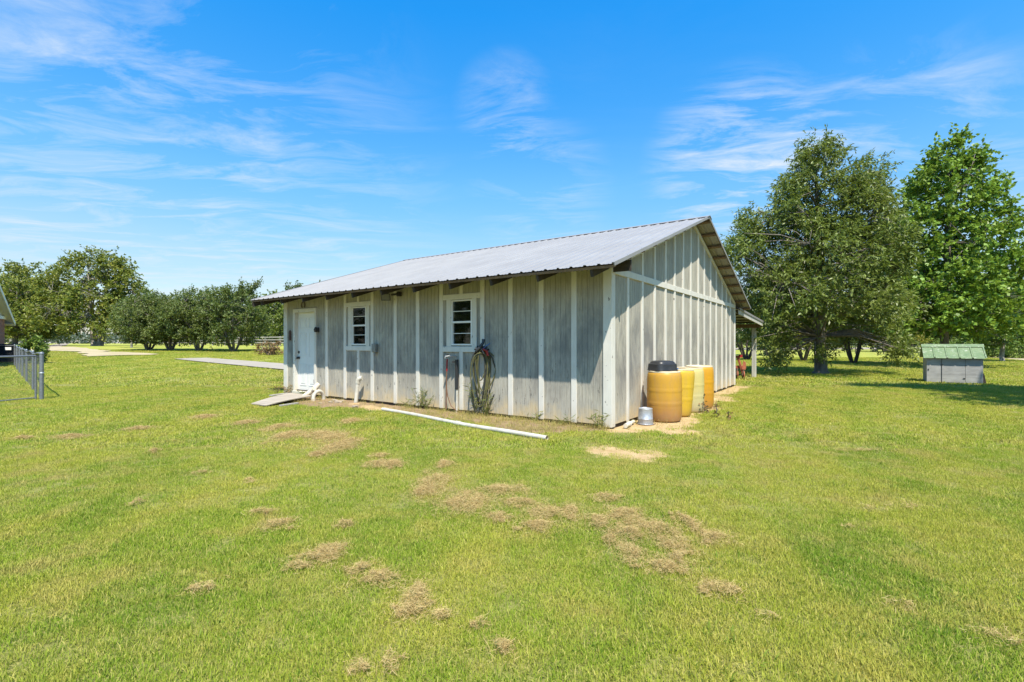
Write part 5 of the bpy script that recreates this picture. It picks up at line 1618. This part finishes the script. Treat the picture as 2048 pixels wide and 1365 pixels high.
V, F = leaf_quads(LP, rg.normal(0, 1, LP.shape), .06, .035, rg)
mesh_np('stem', np.vstack(tb.V), np.vstack(tb.F), 'bark_dark', ivy); mesh_np('foliage', V, F, 'leaf_brown', ivy)

# ------------------------------------------------------------------ lawn
def blades(nb, rad, hmin, hmax, wd, lean, seed):
    rg = np.random.default_rng(seed)
    r_ = rad * np.sqrt(rg.random(nb)); a = rg.uniform(0, 6.28, nb)
    B = np.column_stack([r_ * np.cos(a), r_ * np.sin(a), np.full(nb, -.006)])
    az = rg.uniform(0, 6.28, nb)
    L = rg.uniform(hmin, hmax, nb)
    ln = np.abs(rg.normal(0, lean, nb)) + .12
    dh = np.column_stack([np.cos(az), np.sin(az), np.zeros(nb)])
    tw = az + rg.normal(np.pi / 2, .5, nb)
    S = np.column_stack([np.cos(tw), np.sin(tw), np.zeros(nb)]) * (wd * rg.uniform(.6, 1.2, nb))[:, None] * .5
    M = B + dh * (L * np.sin(ln * .6) * .55)[:, None] + UP * (L * np.cos(ln * .6) * .55)[:, None]
    T = M + dh * (L * np.sin(np.minimum(ln * 1.6, 1.5)) * .5)[:, None] + UP * (L * np.cos(np.minimum(ln * 1.6, 1.5)) * .5)[:, None]
    V = np.stack([B - S, B + S, M + S * .8, M - S * .8, T], 1).reshape(-1, 3)
    i = np.arange(nb)[:, None] * 5
    return V, [i + np.array([[0, 1, 2, 3]]), i + np.array([[3, 2, 4]])]
def scatter(name, pts, idx_src, rot, scl, sources, label):
    o = mesh_np(name, pts, np.zeros((0, 3), int), None, attrs={'scl': ('FLOAT', scl), 'rot': ('FLOAT_VECTOR', rot)})
    g = bpy.data.node_groups.new(name, 'GeometryNodeTree')
    g.interface.new_socket('Geometry', in_out='INPUT', socket_type='NodeSocketGeometry')
    g.interface.new_socket('Geometry', in_out='OUTPUT', socket_type='NodeSocketGeometry')
    gi, go = g.nodes.new('NodeGroupInput'), g.nodes.new('NodeGroupOutput')
    j = g.nodes.new('GeometryNodeJoinGeometry')
    for s in sources:
        oi = g.nodes.new('GeometryNodeObjectInfo')
        oi.inputs['Object'].default_value = s
        oi.inputs['As Instance'].default_value = True
        g.links.new(oi.outputs['Geometry'], j.inputs[0])
    ip = g.nodes.new('GeometryNodeInstanceOnPoints')
    g.links.new(gi.outputs[0], ip.inputs['Points']); g.links.new(j.outputs[0], ip.inputs['Instance'])
    ip.inputs['Pick Instance'].default_value = True
    ri = g.nodes.new('FunctionNodeRandomValue'); ri.data_type = 'INT'
    ri.inputs[4].default_value = 0; ri.inputs[5].default_value = len(sources) - 1
    g.links.new(ri.outputs[2], ip.inputs['Instance Index'])
    a1 = g.nodes.new('GeometryNodeInputNamedAttribute'); a1.data_type = 'FLOAT_VECTOR'; a1.inputs[0].default_value = 'rot'
    er = g.nodes.new('FunctionNodeEulerToRotation'); g.links.new(a1.outputs[0], er.inputs[0]); g.links.new(er.outputs[0], ip.inputs['Rotation'])
    a2 = g.nodes.new('GeometryNodeInputNamedAttribute'); a2.data_type = 'FLOAT'; a2.inputs[0].default_value = 'scl'
    g.links.new(a2.outputs[0], ip.inputs['Scale'])
    g.links.new(ip.outputs[0], go.inputs[0])
    md = o.modifiers.new('scatter', 'NODES'); md.node_group = g
    o['kind'] = 'stuff'; o['label'] = label
    return o
def src(name, V, F, mat):
    me = mesh_np(name, V, F, mat, link=False)
    return bpy.data.objects.new(name, me)
pads = [[tuple(ground_px(*p)[:2]) for p in P_] for P_ in (PAD, TRACK, TRACK2, TRACK3)] + [[(c.x, c.y) for c in (c1, c2, c3, c4)]]
def lawn_points(z0, z1, dens, seed, side=1.28):
    rg = np.random.default_rng(seed)
    n = int(dens * side * (z1 * z1 - z0 * z0))
    y = np.sqrt(rg.uniform(z0 * z0, z1 * z1, n)); x = rg.uniform(-side, side, n) * y
    keep = ~under_shed(x, y, .02)
    if z0 < 22:
        m = np.maximum(soil_mask(x, y), sand_mask(x, y))
        keep &= rg.random(n) > m * 1.05 - .02
    for P_ in pads:
        keep &= poly_sd(x, y, P_) > .0
    # thinner, patchier here and there
    keep &= rg.random(n) < .78 + .6 * fbm(x + 40, y, .9)
    x, y = x[keep], y[keep]; n = len(x)
    rot = np.column_stack([rg.normal(0, .07, n), rg.normal(0, .07, n), rg.uniform(0, 6.28, n)])
    scl = rg.uniform(.75, 1.2, n) * (.82 + .4 * fbm(x, y, 1.6))
    return np.column_stack([x, y, hg(x, y)]), rot, scl
near_s = [src('grass_tuft', *blades(44, .07, .016, .038, .0034, .75, 300 + k), 'grass_blade') for k in range(5)] + [src('grass_tuft', *blades(20, .07, .03, .058, .0034, .9, 306), 'grass_blade')]
mid_s = [src('grass_tuft', *blades(46, .13, .022, .048, .0065, .6, 310 + k), 'grass_blade') for k in range(4)]
far_s = [src('grass_tuft', *blades(46, .32, .03, .065, .019, .6, 320 + k), 'grass_blade') for k in range(3)]
for nm, (a, b, d_), s_ in (('lawn_grass', (1.2, 6.2, 520), near_s), ('lawn_grass', (1.25, 3.9, 420), near_s), ('lawn_grass', (6.2, 15, 120), mid_s), ('lawn_grass', (15, 46, 14), far_s)):
    P, rot, scl = lawn_points(a, b, d_, int(a * 10))
    scatter(nm, P, None, rot, scl, s_, 'short mown lawn grass round the shed')
P, rot, scl = lawn_points(1.2, 12, 26, 77)
keep = np.random.default_rng(3).random(len(P)) < 2.2 * np.clip(fbm(P[:, 0] + 11, P[:, 1] + 5, .75) - .50, 0, 1) + .04
weed_s = [src('weed_tuft', *blades(22, .075, .025, .055, .0062, .9, 340 + k), 'grass_weed') for k in range(3)]
scatter('lawn_weeds', P[keep], None, rot[keep], scl[keep], weed_s, 'darker coarse weedy tufts mixed into the lawn')
# coarse dry grass and straw on the bare strip
rg = np.random.default_rng(12)
n = 9000
t = rg.uniform(-.1, 9.6, n); d_ = rg.uniform(.05, 1.6, n)
px_w = np.array([b2w(-a, -b)[:2] for a, b in zip(t, d_)])
m = soil_mask(px_w[:, 0], px_w[:, 1])
pr = m * np.clip(.16 + .75 * sstep(4.6, 2.0, t) + .2 * sstep(5.2, 3.8, t), 0, 1) * (.25 + 1.1 * fbm(px_w[:, 0], px_w[:, 1], 2.5))
P = px_w[rg.random(n) < pr * .30]
n2 = 1600
g_y = rg.uniform(-.2, 9.5, n2); g_x = rg.uniform(.05, 1.1, n2)
Q = np.array([b2w(a, b)[:2] for a, b in zip(g_x, g_y)])
Q = Q[rg.random(n2) < .35 * sand_mask(Q[:, 0], Q[:, 1]) * fbm(Q[:, 0], Q[:, 1], 3.)]
P = np.vstack([P, Q]); n = len(P)
dry_s = [src('dry_tuft', *blades(22, .11, .03, .15, .0040, 1.0, 330 + k), 'grass_dry') for k in range(4)]
scatter('dry_grass', np.column_stack([P, np.zeros(n)]), None, np.column_stack([rg.normal(0, .2, n), rg.normal(0, .2, n), rg.uniform(0, 6.28, n)]), rg.uniform(.5, 1.1, n), dry_s, 'thin dry grass on the bare strip at the foot of the walls')

# ------------------------------------------------------------------ drifts of dry mown clippings
CLIP = [(934,1008,58,23),(1000,985,55,10),(1040,1010,34,9),(997,1040,29,12),(1094,1033,40,17),(1080,1058,44,13),(1144,1029,20,20),(1198,1050,28,17),(1249,1033,44,13),(1207,1000,34,8),
 (1270,1050,30,16),(1320,1062,40,13),(1370,1050,28,19),(1265,1073,34,16),(1224,1088,18,13),(1262,1113,38,20),(1354,1092,40,18),(1434,1083,36,13),(1333,1142,48,17),(1362,1125,20,18),(1446,1188,42,20),
 (875,966,33,20),(850,987,30,12),(783,932,26,8),(892,932,14,6),(661,1109,28,18),(720,1147,26,15),(757,1167,42,19),(833,1200,30,36),(825,1226,40,20),(888,1240,24,12),(960,1256,18,10),(1000,1305,30,17),
 (715,1344,24,16),(775,1340,22,18),(690,1054,20,8),(682,895,38,13),(665,878,30,9),(559,1054,28,12),(523,1030,24,6),(659,1105,26,11),(623,1123,38,11),(591,1140,25,9),(403,1185,22,12),(575,874,27,14),
 (559,856,24,6),(640,872,42,7),(411,836,24,4),(491,848,24,5),(275,860,24,4),(44,879,18,3),(275,1010,10,5),(307,906,10,4),(400,950,13,3),(631,912,14,4),(499,966,12,4),(140,876,34,4),(702,844,18,5),
 (635,912,14,4),(749,932,24,6),(787,932,15,8),(887,931,14,6),(764,915,16,4),(705,885,20,6),(1540,1240,24,12),(1800,1215,35,11),(1980,1275,38,14),(2030,1292,26,13),(1733,904,52,3),(1808,1014,30,6),(1735,1020,24,5),(1700,1060,18,7)]
rg = np.random.default_rng(31)
PV, PD, PL = [], [], []
for (px, py, rx, ry) in CLIP:
    c = ground_px(px, py)
    rx, ry = rx * .93, ry * .93
    wx = rx / FPX * c.y; wy = min(c.y ** 2 / (FPX * HC) * ry, wx * 2.2)
    faint = (px > 1500) or (px, py) in ((980, 1015), (1120, 1050), (1300, 1080))
    cnt = int(np.pi * wx * wy * (7000 if faint else 30000) * min(1.0, (5.5 / c.y) ** .9)) + 30
    # ragged outline: several sub-clumps
    ns = max(3, int(6 + cnt / 180))
    sc = rg.normal(0, .50, (ns, 2)) * [wx, wy]
    k = rg.integers(0, ns, cnt)
    q = sc[k] + rg.normal(0, .20, (cnt, 2)) * [wx, wy] * rg.uniform(.5, 1.6, (ns, 1))[k]
    halo = rg.random(cnt) < .3
    q[halo] = rg.normal(0, .85, (int(halo.sum()), 2)) * [wx, wy]
    rr = np.sqrt((q[:, 0] / wx) ** 2 + (q[:, 1] / wy) ** 2)
    hmax = np.clip(.042 - .034 * rr, .008, .042) * (.5 if faint else 1)
    PV.append(np.column_stack([c.x + q[:, 0], c.y + q[:, 1], c.z + .022 + hmax * rg.random(cnt) ** .8]))
    PL.append(np.full(cnt, 1.0 * max(1, (c.y / 5) ** .8)))
C = np.vstack(PV); S_ = np.concatenate(PL)[:, None]; n = len(C)
az = rg.uniform(0, 6.28, n); az2 = az + rg.normal(0, .8, n)
L = rg.uniform(.007, .024, n)[:, None] * S_ ** .5
d1_ = np.column_stack([np.cos(az), np.sin(az), rg.normal(0, .42, n)]); d2_ = np.column_stack([np.cos(az2), np.sin(az2), rg.normal(-.15, .42, n)])
wv_ = norm(np.cross(d1_, UP + rg.normal(0, .6, (n, 3)))) * (.0008 * S_)
A = C - d1_ * L; B = C; E = C + d2_ * L
for q_ in (A, E): q_[:, 2] = np.maximum(q_[:, 2], hg(q_[:, 0], q_[:, 1]) + .006)
V = np.stack([A - wv_ * .6, A + wv_ * .6, B + wv_, B - wv_, E + wv_ * .5, E - wv_ * .5], 1).reshape(-1, 3)
i = np.arange(n)[:, None] * 6
th_ = mesh_np('grass_clippings', V, [np.vstack([i + np.array([[0, 1, 2, 3]]), i + np.array([[3, 2, 4, 5]])])], 'dry_strand')
th_['kind'] = 'stuff'
th_['label'] = 'drifts of brown dried grass clippings left on the mown lawn'
